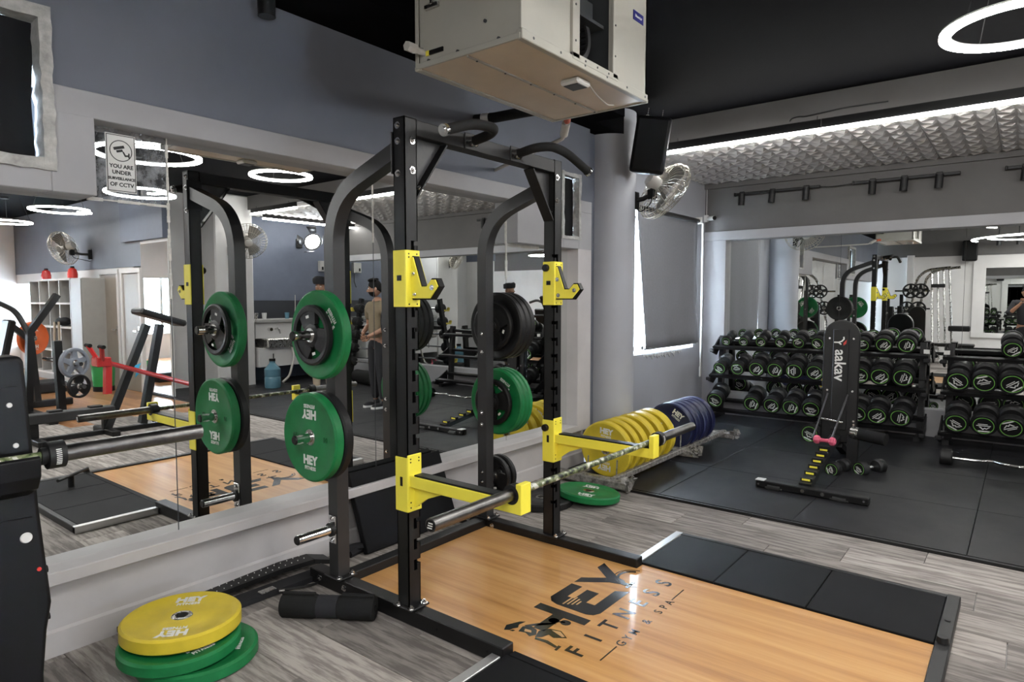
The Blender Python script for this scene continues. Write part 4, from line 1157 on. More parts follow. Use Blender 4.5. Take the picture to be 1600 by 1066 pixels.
# near post: lower peg - green in front of a black plate; upper peg - small black plate in front of a green
bumper('green', (RX, yo - .110, .757 - RZ), RN(0), 'green 10 kg bumper plate on the lower near peg of the rack', .052, ten=True)
bumper('rubber', (RX, yo - .052, .757 - RZ), RN(70), 'black bumper plate behind the green one on the lower near peg', .052)
bumper('green', (RX, yo - .055, 1.270 - RZ), RN(128), 'green bumper plate on the upper near peg behind a small black grip plate', .052)
grip_plate((RX, yo - .102, 1.270 - RZ), RN(15), 'small black grip plate on the upper near peg in front of a green plate', .152, .034)
yo = FY + TW
grip_plate((RX, yo + .042, .757 - RZ), RN(40), 'black grip plate innermost beside the green plates on the lower far peg', .155, .030)
for i in range(3):
    bumper('green', (RX, yo + .085 + i * .044, .757 - RZ), RN(150 + 35 * i), ['green bumper plate next to the black grip plate on the lower far peg', 'green bumper plate in the middle of three on the lower far peg', 'green bumper plate outermost of three on the lower far peg'][i], .040)
grip_plate((RX, yo + .042, 1.270 - RZ), RN(70), 'black grip plate innermost on the upper far peg of the rack', .165, .030)
for i in range(3):
    bumper('rubber', (RX, yo + .088 + i * .054, 1.270 - RZ), RN(20 + 60 * i), ['black bumper plate next to the grip plate on the upper far peg', 'black bumper plate in the middle on the upper far peg', 'black bumper plate outermost on the upper far peg'][i], .050)
for i in range(2):
    grip_plate((RX, yo + .055 + i * .06, .252 - RZ), RN(10 + 25 * i), ['small black spoked plate innermost on the bottom far peg', 'small black spoked plate outermost on the bottom far peg'][i], .135, .035)
KEEP += [o for o in COL.objects if o.parent is None and o.name.split('.')[0] in ('bumper_plate', 'grip_plate')]
# plates lying on the floor
bumper('green', (-2.575, 1.225, .0265), (0, 0, R(140)), 'green bumper plate at the bottom of the floor stack under the yellow one', .051)
bumper('green', (-2.615, 1.175, .0785), (R(.6), 0, R(95)), 'green bumper plate in the middle of the floor stack beside the left wall', .051)
bumper('yellow_plate', (-2.665, 1.205, .1345), (R(-.8), R(.6), R(52)), 'yellow bumper plate on top of the two green ones on the carpet', .060)
bumper('green', (-2.43, 3.98, .052), (R(-3), R(5), R(22)), 'green bumper plate lying on the carpet in front of the plate tray', .050)
bumper('rubber', (-2.66, 3.72, .026), (0, 0, R(30)), 'black bumper plate lying flat behind the far front upright', .050)

# ------------------------------------------------------------------ lifting platform (in metres)
pf = thing('lifting_platform', 'lifting platform of varnished wood with black rubber sides and a gym logo', 'platform', (-1.5, 2.7, 0))
ABS.append(pf)
MB().box((-2.767, NY + TW + .002, .001), (-.262, FY - TW - .002, .034), .001).build('wooden_deck', 'wood', pf)
MB().box((-1.66, FY - TW - .002, .001), (-.262, 3.306, .034), .0).build('wooden_edge', 'wood', pf)
for y0, y1 in ((1.56, 2.085), (3.31, 3.865)):
    xs_ = [-1.672, -1.25, -.79, -.262] if y0 > 3 else [-1.672, -1.20, -.72, -.262]
    for i in range(3):
        MB().box((xs_[i] + .002, y0 + .001, .001), (xs_[i + 1] - .002, y1 - .001, .044), .003).build('rubber_tile', 'tile_mat', pf)
MB().box((-1.66, 2.087, .001), (-.262, NY + TW, .044), .002).build('rubber_strip', 'tile_mat', pf)
MB().box((-.260, 1.52, 0), (-.203, 3.905, .048), .004).build('end_rail', 'rack', pf)
for (a, c) in ((3.867, 3.90), (1.525, 1.558)): MB().box((-1.72, a, 0), (-.260, c, .046), .003).build('side_edge', 'rack', pf)
for (a, c) in ((3.33, 3.90), (1.525, 2.05)): MB().box((-1.722, a, 0), (-1.674, c, .0475), .003).build('edge_angle', 'alu', pf)
for (x, y) in ((-.232, 3.33), (-.232, 2.1)):
    MB().cyl((x, y, .048), (x, y, .072), .026, .021, n=18).build('band_peg', 'rubber', pf); MB().cyl((x, y + .24, .048), (x, y + .24, .052), .012, n=10).build('peg_socket', 'rubber', pf)
b = MB(); b.cyl((-.62, 1.86, .044), (-.62, 1.86, .13), .022, n=12); b.tube([(-.72, 1.74, .135), (-.50, 2.02, .14)], .013, 8); b.build('band_handle', 'rack', pf)
# logo decal, text read from the right-hand side of the platform
lg = bpy.data.objects.new('gym_logo', None); COL.objects.link(lg); lg.parent = pf; OFF[lg.name] = OFF[pf.name]
def lp(u, v): return (-1.55 - v, 2.51 + u)          # u along the word, v up the letters -> floor
H = .29
def add(poly, h=.0352): b.prism([lp(u, v) for u, v in poly], .0340, h, 'xy')
for poly in ([(-.16, .175), (.0, .175), (.0, H), (.058, H), (.058, .0), (.0, .0), (.0, .115), (-.16, .115)],
             [(.095, .05), (.095, .22), (.11, .262), (.145, H), (.34, H), (.34, .225), (.20, .225), (.20, .185), (.325, .185), (.325, .115), (.20, .115), (.20, .065), (.40, .065), (.44, .0), (.145, .0), (.11, .018)],
             [(.365, H), (.435, H), (.515, .18), (.605, H), (.68, H), (.555, .13), (.545, .09), (.50, .05), (.475, .14)]):
    b = MB(); add(poly); b.build('logo_letter', 'logo', lg, smooth=0)
for k, (u0, u1) in enumerate(((.10, .185), (.112, .205), (.122, .195), (.135, .18))):
    b = MB(); add([(u0 + .015, .20 - k * .019), (u1 + .015, .20 - k * .019), (u1 + .015, .192 - k * .019), (u0 + .015, .192 - k * .019)], .0358); b.build('logo_dumbbell_bar', 'logo_line', lg, smooth=0)
for r0, r1, a0, a1 in ((.078, .094, 20, 200), (.104, .110, 10, 215)):
    b = MB()
    pa = [(.60 + r1 * math.cos(R(a0 + (a1 - a0) * i / 18)), .06 + r1 * math.sin(R(a0 + (a1 - a0) * i / 18))) for i in range(19)]
    pb = [(.60 + r0 * math.cos(R(a0 + (a1 - a0) * i / 18)), .06 + r0 * math.sin(R(a0 + (a1 - a0) * i / 18))) for i in range(19)]
    for i in range(18): add([pa[i], pa[i + 1], pb[i + 1], pb[i]], .0358)
    b.build('logo_arc', 'logo', lg, smooth=0)
b = MB(); add([(.47, .045), (.56, .045), (.56, .028), (.47, .028)], .0358); b.build('logo_arc_foot', 'logo', lg, smooth=0)
def ltext(s, size, u0, u1, v, bold):
    for i, ch in enumerate(s):
        if ch == ' ': continue
        me = text_on(ch, size, bold, 'logo', .0006); x, y = lp(u0 + (u1 - u0) * i / (len(s) - 1), v)
        part('logo_letter', me, lg, None, (x - OFF[pf.name][0], y - OFF[pf.name][1], .0348), (0, 0, R(90)))
ltext('FITNESS', .122, -.215, .645, -.095, .002)
ltext('GYM & SPA', .060, -.035, .455, -.212, .0004)
for (a, c) in ((-.21, -.07), (.49, .635)):
    b = MB(); add([(a, -.205), (c, -.205), (c, -.211), (a, -.211)]); b.build('logo_rule', 'logo', lg, smooth=0)
# lifter figure of the logo, a flat cut-out decal
def fg(poly, m_='logo', nm='logo_figure', h=.0352):
    global b
    b = MB(); add([(u - .055, v * 1.09) for u, v in poly], h); b.build(nm, m_, lg, smooth=0)
fg([(-.205, .245), (-.165, .262), (-.10, .235), (-.085, .215), (-.125, .222), (-.15, .21), (-.17, .222), (-.19, .225)])
fg([(-.195, .222), (-.18, .216), (-.178, .205), (-.19, .208)])
fg([(-.175, .19), (-.13, .20), (-.10, .175), (-.115, .135), (-.15, .115), (-.18, .13), (-.165, .16)])
fg([(-.115, .20), (-.06, .165), (-.01, .11), (-.015, .10), (-.07, .145), (-.118, .19)])
fg([(-.17, .108), (-.115, .125), (-.07, .10), (-.055, .05), (-.09, .0), (-.125, .045), (-.115, .075), (-.15, .085)])
fg([(-.185, .10), (-.17, .105), (-.16, .05), (-.175, -.005), (-.19, -.005), (-.18, .05)])
fg([(-.205, -.01), (-.165, -.004), (-.165, -.018), (-.205, -.02)])
for (u, v, r) in ((.005, .125, .024), (.022, .075, .024)): fg([(u + r * math.cos(2 * PI * i / 12), v + r * math.sin(2 * PI * i / 12)) for i in range(12)])
fg([(.0, .12), (.01, .125), (.027, .08), (.017, .075)])
fg([(-.075, .085), (-.062, .05), (-.088, .012), (-.098, .02)], 'logo_line', 'logo_figure_detail', .0358); fg([(-.16, .17), (-.14, .18), (-.135, .15), (-.15, .14)], 'logo_line', 'logo_figure_detail', .0358)
# ------------------------------------------------------------------ dumbbells and their racks
_db = {}
def db_mesh(r, ln, hr=.34):
    k = (round(r, 3), ln, hr)
    if k in _db: return _db[k]
    hl = ln * hr; h = ln / 2
    def head():
        return MB().lathe([(0, -h + .004), (r * .80, -h + .004), (r * .83, -h), (r * .93, -h), (r, -h + r * .10), (r, -h + hl * .80), (r * .82, -h + hl), (.03, -h + hl), (0, -h + hl)], 28)
    a = head().mesh('dumbbell_head', smooth=35); a.materials.append(M['rubber'])
    g = MB().lathe([(0, -h + hl - .002), (.0165, -h + hl - .002), (.0175, 0), (.0165, h - hl + .002), (0, h - hl + .002)], 16).mesh('dumbbell_handle'); g.materials.append(M['chrome'])
    z = -h + .0032
    rg = MB().lathe([(r * .72, z), (r * .72, z - .0015), (r * .775, z - .0015), (r * .775, z)], 36, closed=True).mesh('end_ring'); rg.materials.append(M['green_ring'])
    b = MB()
    def q(poly): b.prism([(x * r, y * r) for x, y in poly], z - .0014, z, 'xy')
    q([(-.52, -.02), (.52, -.02), (.52, .05), (-.52, .05)]); q([(-.40, -.16), (.30, -.16), (.30, -.10), (-.40, -.10)]); q([(-.35, .12), (-.20, .12), (-.05, .30), (.08, .18), (.2, .26), (.36, .12), (.48, .12), (.2, .36), (.08, .28), (-.05, .42)])
    q([(-.45, .52), (-.30, .50), (.30, .50), (.45, .52), (.36, .62), (-.36, .62)])
    pr = b.mesh('end_print', smooth=0); pr.materials.append(M['print'])
    _db[k] = (a, g, rg, pr); return _db[k]
def dumbbell(front, rot_z, tilt, r, ln, roll, label, group=None, hr=.34):
    """front: centre of the near end face; the axis runs away along +Y turned by rot_z and rising by tilt."""
    q = Matrix.Rotation(R(rot_z), 4, 'Z') @ Matrix.Rotation(R(tilt), 4, 'X') @ Matrix.Rotation(R(-90), 4, 'X') @ Matrix.Rotation(R(roll), 4, 'Z')
    d = (q @ Vector((0, 0, 1)))
    t = thing('dumbbell', label, 'dumbbell', tuple(Vector(front) + d * (ln / 2)), tuple(q.to_euler()), group)
    a, g, rg, pr = db_mesh(r, ln, hr)
    part('handle', g, t)
    for s in (0, 1):
        rt_ = (0, 0, 0) if s == 0 else (0, PI, 0)
        h = part('head', a, t, None, (0, 0, 0), rt_)
        part('end_ring', rg, h); part('end_print', pr, h)
    return t
def rack_shelves(x0, x1, label):
    t = thing('dumbbell_rack', label, 'rack', ((x0 + x1) / 2, 7.9, 0))
    rows = ((.865, 7.70, .17), (.530, 7.60, .22), (.135, 7.52, .24))
    for x in (x0 + .06, x1 - .06):
        MB().box((x - .03, 7.60, .012), (x + .03, 7.94, .070), .006).build('foot', 'rack', t)
        MB().sweep_rect([(x, 7.84, .07), (x, 7.905, 1.0)], .055, .085, (1, 0, 0)).build('upright', 'rack', t)
        MB().box((x - .034, 7.585, .004), (x + .034, 7.61, .075), .006).build('foot_cap', 'rubber', t)
    for z, yf, dp in rows:
        tr = MB()
        tl = .36
        for k in (0, 1):
            y = yf + .045 + k * dp; zz = z + (.045 + k * dp) * tl
            tr.at((0, y, zz), (math.atan(tl), 0, 0)); tr.box((x0, -.028, -.006), (x1, .028, 0)); tr.box((x0, -.032, -.030), (x1, -.026, 0.006))
        tr.at()
        tr.build('shelf_rail', 'rack', t)
        for x in (x0 + .01, x1 - .01):
            MB().prism([(yf - .01, z - .03), (yf + .05 + dp, z + (.05 + dp) * tl + .04), (yf + .05 + dp, z - .02), (yf + .12, z - .10), (yf - .01, z - .065)], x - .008, x + .008, 'yz').build('shelf_bracket', 'rack', t)
            MB().box((x - .03, yf - .035, z - .055), (x + .03, yf + .01, z - .015), .008).build('shelf_stop', 'rubber', t)
    return t
r1 = rack_shelves(-2.98, -.76, 'black three-tier dumbbell rack on the left of the back wall')
r2 = rack_shelves(-.64, 1.35, 'black three-tier dumbbell rack cut by the right edge of the picture')
for nm in ('a', 'b'):
    pass
x_ = -.76
tg = MB().box((-.80, 7.70, .90), (-.75, 7.72, .94)).build('weight_tag', 'white_plastic', r1)
tg = MB().box((-.63, 7.70, .90), (-.58, 7.72, .94)).build('weight_tag', 'white_plastic', r2)
TL = math.degrees(math.atan(.36))
rnd = random.Random(4)
ORD = ['first', 'second', 'third', 'fourth', 'fifth', 'sixth', 'seventh', 'eighth', 'ninth', 'tenth', 'eleventh']
def row(xs, zrail, yf, rs, ln, who, group):
    for i, (x, r) in enumerate(zip(xs, rs)):
        dumbbell((x, yf, zrail + r + .020), rnd.uniform(-3, 3), TL, r, ln, rnd.choice((0, 35, -40, 80, 100, -70, 160)) + rnd.uniform(-10, 10),
                 'black round-head dumbbell, %s from the left on %s' % (ORD[i], who), group)
row([-2.797, -2.593, -2.395, -2.175, -1.983, -1.785, -1.612, -1.487, -1.346, -1.151, -.946], .868, 7.66, [.055, .060, .064, .066, .070, .072, .074, .076, .074, .086, .090], .235, 'the top tier of the left rack', 'dumbbells on the left rack')
row([-2.823, -2.618, -2.399, -2.194, -1.989, -1.779, -1.563, -1.344, -1.156, -.952], .533, 7.54, [.078, .082, .096, .098, .100, .098, .1, .1, .102, .104], .29, 'the middle tier of the left rack', 'dumbbells on the left rack')
row([-2.845, -2.42, -2.202, -1.997, -1.787, -1.572, -1.341, -1.16, -.957], .138, 7.47, [.100, .098, .099, .1, .102, .1, .1, .102, .104], .30, 'the bottom tier of the left rack', 'dumbbells on the left rack')
row([-.093, .11], .868, 7.66, [.086, .088], .24, 'the right rack top tier', 'dumbbells on the right rack')
row([-.496, -.291, -.08, .13], .533, 7.54, [.105, .107, .110, .11], .29, 'the middle tier of the right rack', 'dumbbells on the right rack')
row([-.491, -.278, -.074, .13], .138, 7.47, [.105, .107, .108, .11], .30, 'the bottom tier of the right rack', 'dumbbells on the right rack')
dumbbell((-1.665, 6.93, .098), -8, 0, .096, .32, 20, 'large black dumbbell on the rubber floor left of the bench')
dumbbell((-1.03, 5.88, .062), -28, 0, .060, .27, 30, 'small black dumbbell with a bare handle on the floor right of the bench', None, .27)
dumbbell((-1.20, 5.72, .062), -12, 0, .058, .26, 70, 'small black dumbbell on the floor half hidden behind the bench rail')

# ------------------------------------------------------------------ adjustable bench with its ladder rail
bn = thing('adjustable_bench', 'black adjustable bench stood upright with a white word down its back', 'bench', (-1.27, 6.2, 0))
bx, by = -1.272, 6.30
lean = R(3)
def bmb(): return MB().at((bx, by, .18), (-lean, 0, R(6)))
pad = [(-.145, .0), (.145, .0), (.145, .94)] + [(.145 * math.cos(R(a)), .94 + .145 * math.sin(R(a))) for a in range(10, 180, 10)] + [(-.145, .94)]
o = bmb().prism(pad, -.035, .035, 'xz').build('back_pad', 'vinyl_pad', bn); bv = o.modifiers.new('round', 'BEVEL'); bv.width = .012; bv.segments = 3; bv.limit_method = 'ANGLE'
fr = bmb().box((-.062, -.075, .12), (.062, -.035, 1.0), .004).build('back_plate', 'rack', bn)
b = bmb()
for (x, z) in ((-.095, .92), (.095, .92), (-.10, .46), (.10, .46), (.115, .20), (.118, .17)): b.cyl((x, -.035, z), (x, -.041, z), .009, n=10)
b.build('bolts', 'chrome', bn)['kind'] = 'stuff'
me = text_on('aakav', .125, .0022, 'print')
q = Matrix.Rotation(R(6), 4, 'Z') @ Matrix.Rotation(-lean, 4, 'X')
p_ = Matrix.Translation((bx, by, .18)) @ q @ Vector((-.005, -.0765, .685))
rot = (q @ Matrix.Rotation(R(90), 4, 'X') @ Matrix.Rotation(R(-90), 4, 'Z')).to_euler()
part('brand_word', me, fr, None, (p_.x + 1.27, p_.y - 6.2, p_.z), tuple(rot))
b = bmb(); b.tube([(-.055, -.078, .885), (-.02, -.078, .885), (.005, -.078, .895), (.022, -.078, .915), (.02, -.078, .935)], .006, 6); b.tube([(-.02, -.078, .885), (.002, -.078, .868)], .006, 6); b.build('brand_sign', 'print', fr)
b = bmb(); b.prism([(.02, .86), (.04, .875), (.045, .91), (.03, .895), (.018, .88)], -.079, -.077, 'xz'); b.build('brand_sign_red', 'red_plastic', fr)
o = bmb().at((bx, by + .04, .20), (0, 0, R(6))).box((-.15, .02, -.02), (.15, .36, .04), .012).build('seat_pad', 'vinyl_pad', bn)
b = MB()
for x0, x1 in ((bx - .085, bx - .095), (bx + .075, bx + .045)): b.cyl((x0, by - .06, .615), (x1, 5.80, .285), .0085, n=8)
b.build('support_rod', 'rack_grey', bn)
MB().cyl((bx - .125, by - .14, .42 - .02), (bx + .06, by - .14, .40 - .02), .012, n=12).build('cross_pin', 'chrome', bn)
MB().sweep_rect([(-1.235, 5.06, .070), (-1.262, 5.85, .205), (-1.275, 6.2, .24)], .085, .045, (1, .03, 0)).build('ladder_rail', 'rack', bn)
for i in range(6):
    t_ = i / 5; y = 5.10 + .62 * t_; x = -1.236 - .022 * t_; z = .10 + .107 * t_
    lo_ = MB().box((x - .042, y - .006, z - .02), (x + .042, y + .034, z + .022 + .004 * i), .003).build('ladder_stop', 'rack', bn); MB().box((x - .03, y - .009, z + .004), (x + .026, y - .0062, z + .018)).build('yellow_mark', 'yellow', lo_)
bb = MB().at((-1.19, 5.03, .045), (0, 0, R(-1))).box((-.385, -.035, -.022), (.385, .035, .030), .006).build('base_bar', 'rack', bn)
b = MB()
for x in (-1.235, -1.10): b.cyl((x, 4.995, .052), (x, 4.985, .052), .014, n=12)
for x in (-1.55, -.835): b.cyl((x, 4.995, .05), (x, 4.988, .05), .008, n=8)
b.build('bolts', 'chrome', bb)['kind'] = 'stuff'
for x in (-1.44, -.99):
    b = MB(); b.cyl((x - .045, 5.0, .027), (x + .045, 5.0, .027), .026, n=14); b.cyl((x - .06, 4.99, .03), (x + .06, 4.99, .03), .01, n=8); b.build('foot_wheel', 'rubber', bn)
MB().box((-1.575, 4.99, .076), (-1.51, 5.06, .082), .002).build('end_label', 'white_plastic', bn)
MB().cyl((-1.12, 6.25, .285), (-.885, 6.19, .27), .052, n=24).build('leg_roller', 'foam', bn)
MB().cyl((-1.16, 6.255, .286), (-1.10, 6.245, .283), .055, n=18).build('roller_hub', 'steel', bn)
MB().sweep_rect([(-1.145, 6.23, .02), (-1.145, 6.25, .30)], .085, .05, (1, 0, 0)).build('front_leg', 'rack', bn)
MB().sweep_rect([(-1.27, 6.30, .16), (-1.27, 6.62, .02)], .06, .05, (1, 0, 0)).build('rear_leg', 'rack', bn)
t = thing('pink_dumbbell', 'small pink dumbbell resting across the top of the bench ladder', 'dumbbell', (-1.265, 5.75, .285))
b = MB().at((-1.265, 5.76, .288), (0, R(90), R(-6))); b.lathe([(0, -.085), (.022, -.085), (.034, -.075), (.037, -.06), (.034, -.045), (.018, -.034), (.014, 0), (.018, .034), (.034, .045), (.037, .06), (.034, .075), (.022, .085), (0, .085)], 8); b.build('dumbbell_body', 'pink', t, smooth=20)
# EZ curl bar on the floor
t = thing('ez_curl_bar', 'fixed-weight wavy curl bar lying on the rubber floor at the right edge', 'barbell', (.1, 6.73, .075))
MB().tube(fillet([(-.47, 6.735, .078), (-.27, 6.735, .076), (-.19, 6.79, .080), (-.08, 6.70, .078), (.02, 6.69, .078), (.12, 6.72, .078), (.24, 6.69, .078), (.34, 6.78, .078), (.44, 6.735, .078), (.62, 6.735, .078)], .05), .0135, 12).build('bent_bar', 'chrome', t)
for x in (-.50, .65):
    b = MB().at((x, 6.735, .078), (0, R(90), 0)); b.lathe([(0, -.045), (.068, -.045), (.076, -.035), (.076, .035), (.068, .045), (0, .045)], 28); b.build('end_weight', 'rubber', t)
b = MB()
for (p0, p1) in (((-.215, 6.772, .079), (-.175, 6.775, .08)), ((-.06, 6.70, .078), (.0, 6.69, .078))): b.cyl(p0, p1, .0155, n=12)
b.build('knurl_sleeve', 'dark_steel', t)

# ------------------------------------------------------------------ plate tray with yellow and blue bumpers
ty0, ty1 = 4.30, 6.62
tr = thing('plate_tray', 'long low plate rack still wrapped in dusty stretch film beside the pillar', 'rack', (-2.6, 5.4, 0))
for x in (-2.415, -2.755): MB().box((x - .022, ty0, .055), (x + .022, ty1, .10), .006).build('tray_rail', 'film_wrap', tr)
for y in (ty0 + .02, 5.60, ty1 - .02):
    b = MB(); b.box((-2.93, y - .045, .018), (-2.29, y + .045, .085), .012); b.build('cross_foot', 'film_wrap', tr)
    rnd = random.Random(int(y * 100)); b = MB()
    for k in range(16):                                  # crumpled film ends
        x = -2.30 + rnd.uniform(-.03, .035); b.at((x, y + rnd.uniform(-.05, .05), .05 + rnd.uniform(-.022, .05)), (rnd.uniform(0, 3), rnd.uniform(0, 3), rnd.uniform(0, 3)))
        b.box((-.03, -.022, -.003), (.03, .022, .003))
    b.build('film_end', 'film_wrap', tr)
for y in [4.43, 4.57, 4.70, 4.845, 5.005, 5.18, 5.37, 5.62] + [5.7475 + .095 * i for i in range(5)] + [6.25]:
    for x in (-2.455, -2.715): MB().cyl((x, y, .07), (x, y + .010, .20), .006, n=8).build('divider_rod', 'steel', tr)
ys = [4.505, 4.635, 4.77, 4.92, 5.09, 5.27]
for i, y in enumerate(ys):
    bumper('yellow_plate', (-2.585, y, .258), tuple((Matrix.Rotation(R(6 + i % 3 * 2), 4, 'X') @ Euler(RN((-6, 40, 120, 210, 75, 330)[i])).to_matrix().to_4x4()).to_euler()),
           'yellow bumper plate standing in the plate tray, %s from the front' % ORD[i], (.062, .062, .062, .074, .082, .082)[i], 'yellow plates in the tray')
for i in range(6):
    bumper('blue_plate', (-2.585 + .008 * (i % 2), 5.70 + i * .095, .258), tuple((Matrix.Rotation(R(4), 4, 'X') @ Euler(RN((-34, 60, 130, 10, 300, 45)[i])).to_matrix().to_4x4()).to_euler()),
           'navy blue bumper plate standing in the plate tray, %s from the front' % ORD[i], .070, 'blue plates in the tray')

# ------------------------------------------------------------------ loose things near the rack
t = thing('barbell_pad', 'black foam barbell pad with a narrow band lying on the carpet', 'pad', (-2.44, 1.755, 0))
b = MB().at((-2.44, 1.755, .055), (0, R(90), R(33.5)))
b.lathe([(.014, -.215), (.05, -.215), (.055, -.208), (.0545, -.07), (.048, -.05), (.047, .05), (.0545, .07), (.055, .208), (.05, .215), (.014, .215)], 30, closed=True)
b.box((-.062, -.014, -.213), (-.050, .012, -.06), .004); b.box((-.062, -.014, .06), (-.050, .012, .213), .004)
b.build('foam_sleeve', 'foam', t)
MB().at((-2.44, 1.755, .055), (0, R(90), R(33.5))).lathe([(.046, -.048), (.0495, -.046), (.0495, .046), (.046, .048)], 30, closed=True).build('middle_band', 'black_cloth', t)
t = thing('leaning_board', 'black board leaning on the wall between the rear posts of the rack', 'board', (-2.95, 2.70, 0))
MB().at((-2.885, 2.70, .006), (0, R(-21), 0)).box((-.022, -.37, 0), (.022, .37, .465), .004).build('board_slab', 'tile_mat', t)
t = thing('perforated_strip', 'black perforated strip with white dots lying along the skirting behind the barbell pad', 'strip', (-2.98, 1.85, 0))
pts = [(-3.02, 1.10, .02), (-3.02, 1.5, .04), (-3.00, 1.85, .055), (-2.965, 2.02, .06), (-2.95, 2.12, .03)]
b = MB()
for (a, c) in zip(pts[:-1], pts[1:]):
    d = Vector((c[0] - a[0], c[1] - a[1], 0)).normalized(); s_ = Vector((-d.y, d.x, 0)) * .05
    A = Vector(a); C_ = Vector(c); h = Vector((0, 0, .012))
    b._add([tuple(A + s_ - h), tuple(A - s_ - h), tuple(C_ - s_ - h), tuple(C_ + s_ - h), tuple(A + s_ + h), tuple(A - s_ + h), tuple(C_ - s_ + h), tuple(C_ + s_ + h)], [(0, 3, 2, 1), (4, 5, 6, 7), (0, 1, 5, 4), (1, 2, 6, 5), (2, 3, 7, 6), (3, 0, 4, 7)])
b.build('strip_band', 'rubber', t)
b = MB()
for i in range(14):
    k = i / 13; y = 1.52 + .46 * k; x = -3.018 + .03 * k; z = .0425 + .024 * k
    for dx in (-.02, .025): b.cyl((x + dx, y, z + .008), (x + dx, y, z + .0125), .0026, n=6)
o = b.build('white_dots', 'print', t); o['kind'] = 'stuff'
t = thing('strap_belt', 'flat black strap with a metal buckle on the carpet beside the rack foot', 'strap', (-2.87, 1.7, 0))
b = MB(); pts = [(-2.87, 1.25), (-2.885, 1.45), (-2.875, 1.75), (-2.86, 1.98)]
for (a, c) in zip(pts[:-1], pts[1:]): b._add([(a[0] - .045, a[1], .003), (a[0] + .045, a[1], .003), (c[0] + .045, c[1], .003), (c[0] - .045, c[1], .003), (a[0] - .045, a[1], .03), (a[0] + .045, a[1], .03), (c[0] + .045, c[1], .03), (c[0] - .045, c[1], .03)], [(0, 3, 2, 1), (4, 5, 6, 7), (0, 1, 5, 4), (1, 2, 6, 5), (2, 3, 7, 6), (3, 0, 4, 7)])
b.build('strap_band', 'black_cloth', t)
MB().box((-2.875, 1.66, .030), (-2.835, 1.74, .036), .002).build('buckle', 'steel', t)
MB().tube(fillet([(-2.82, 1.74, .03), (-2.79, 1.82, .02), (-2.76, 1.92, .015), (-2.80, 1.98, .015)], .05), .006, 6).build('strap_cord', 'wire', t)
b = MB(); b.cyl((-2.815, 1.74, .028), (-2.80, 1.76, .028), .008, n=8); b.build('cord_tip', 'chrome', t)
t = thing('tangled_strap', 'black strap bundled on the floor behind the rear rack post', 'strap', (-2.95, 2.28, 0))
b = MB(); b.tube(fillet([(-2.98, 2.16, .03), (-2.93, 2.22, .05), (-2.96, 2.30, .04), (-2.90, 2.36, .05), (-2.96, 2.42, .02), (-2.93, 2.25, .02)], .04), .022, 6); b.build('strap_loop', 'black_cloth', t)

# ------------------------------------------------------------------ bench press station at the left edge
bp = thing('bench_press_station', 'black bench-press upright with round bolts and bar hooks at the left edge', 'bench', (-2.2, .05, 0))
K_ = 2.32 / 2.12     # the upright stands 0.2 m further back
prof = [(y * K_, max(-.09, 1.45 - (1.45 - z) * K_)) for y, z in ((.445, 1.292), (.560, 1.297), (.567, 1.28), (.587, .866), (.596, .74), (.601, .67), (.606, .60), (.592, .523), (.580, .40), (.582, .15), (.582, -.1), (.42, -.1), (.43, .5), (.44, .6), (.445, .9))]
prof = [p for i, p in enumerate(prof) if i == 0 or p != prof[i - 1]]
UX = -2.32
for s in (1, -1):
    f = lambda y: (y * K_ if s > 0 else -.20 - y * K_)
    g = lambda z: 1.45 - (1.45 - z) * K_
    o = MB().prism([(y if s > 0 else -.20 - y, z) for y, z in prof], UX - .10, UX, 'yz').build('upright', 'black_plastic', bp, smooth=25)
    bv = o.modifiers.new('round', 'BEVEL'); bv.width = .012; bv.segments = 3; bv.limit_method = 'ANGLE'
    MB().prism([(f(.46), g(1.215)), (f(.545), g(1.215)), (f(.553), g(1.04)), (f(.46), g(1.04))], UX, UX + .010, 'yz').build('face_plate', 'black_plastic', bp)
    MB().prism([(f(.455), g(1.026)), (f(.562), g(1.026)), (f(.566), g(.975)), (f(.455), g(.975))], UX, UX + .016, 'yz').build('face_plate', 'black_plastic', bp)
    MB().prism([(f(.475), g(.86)), (f(.567), g(.855)), (f(.567), g(.775)), (f(.52), g(.775)), (f(.475), g(.79))], UX, UX + .010, 'yz').build('face_plate', 'black_plastic', bp)
    for (y, z, r_, h_) in ((.527, 1.168, .008, .010), (.537, 1.058, .008, .010), (.538, 1.002, .017, .016), (.550, .802, .017, .010)):
        b = MB(); b.cyl((UX + h_ - .002, f(y), g(z)), (UX + h_ + .005, f(y), g(z)), r_, r_ * .8, n=18); b.build('round_bolt', 'white_plastic', bp)
    MB().cyl((UX - .001, f(.578), g(.704)), (UX + .004, f(.578), g(.704)), .006, n=12).build('red_dot', 'red_plastic', bp)
    y0_, y1_ = f(.475), f(.565)
    hk = MB(); hk.prism([(UX, .985), (UX + .006, .985), (UX + .010, .968), (UX + .075, .966), (UX + .105, 1.0), (UX + .120, .995), (UX + .115, .94), (UX + .085, .90), (UX, .865)], y0_, y1_, 'xz')
    o = hk.build('bar_hook', 'black_plastic', bp); bv = o.modifiers.new('round', 'BEVEL'); bv.width = .006; bv.segments = 2; bv.limit_method = 'ANGLE'
    MB().box((UX - .25, f(.44), -.089), (UX + .35, f(.56), -.04), .008).build('base_foot', 'rack', bp)
    for z in (.46, .61):
        b = MB(); b.cyl((UX - .05, f(.585), z), (UX - .05, f(.61), z), .012, n=8); b.build('side_bolt', 'black_plastic', bp)
MB().box((-2.41, -.66, .18), (-2.33, .46, .26), .008).build('cross_tube', 'rack', bp)
MB().box((-2.33, -.14, .20), (-.95, -.06, .27), .008).build('spine', 'rack', bp)
o = MB().box((-2.06, -.25, .40), (-.86, .05, .47), .02).build('bench_pad', 'vinyl_pad', bp)
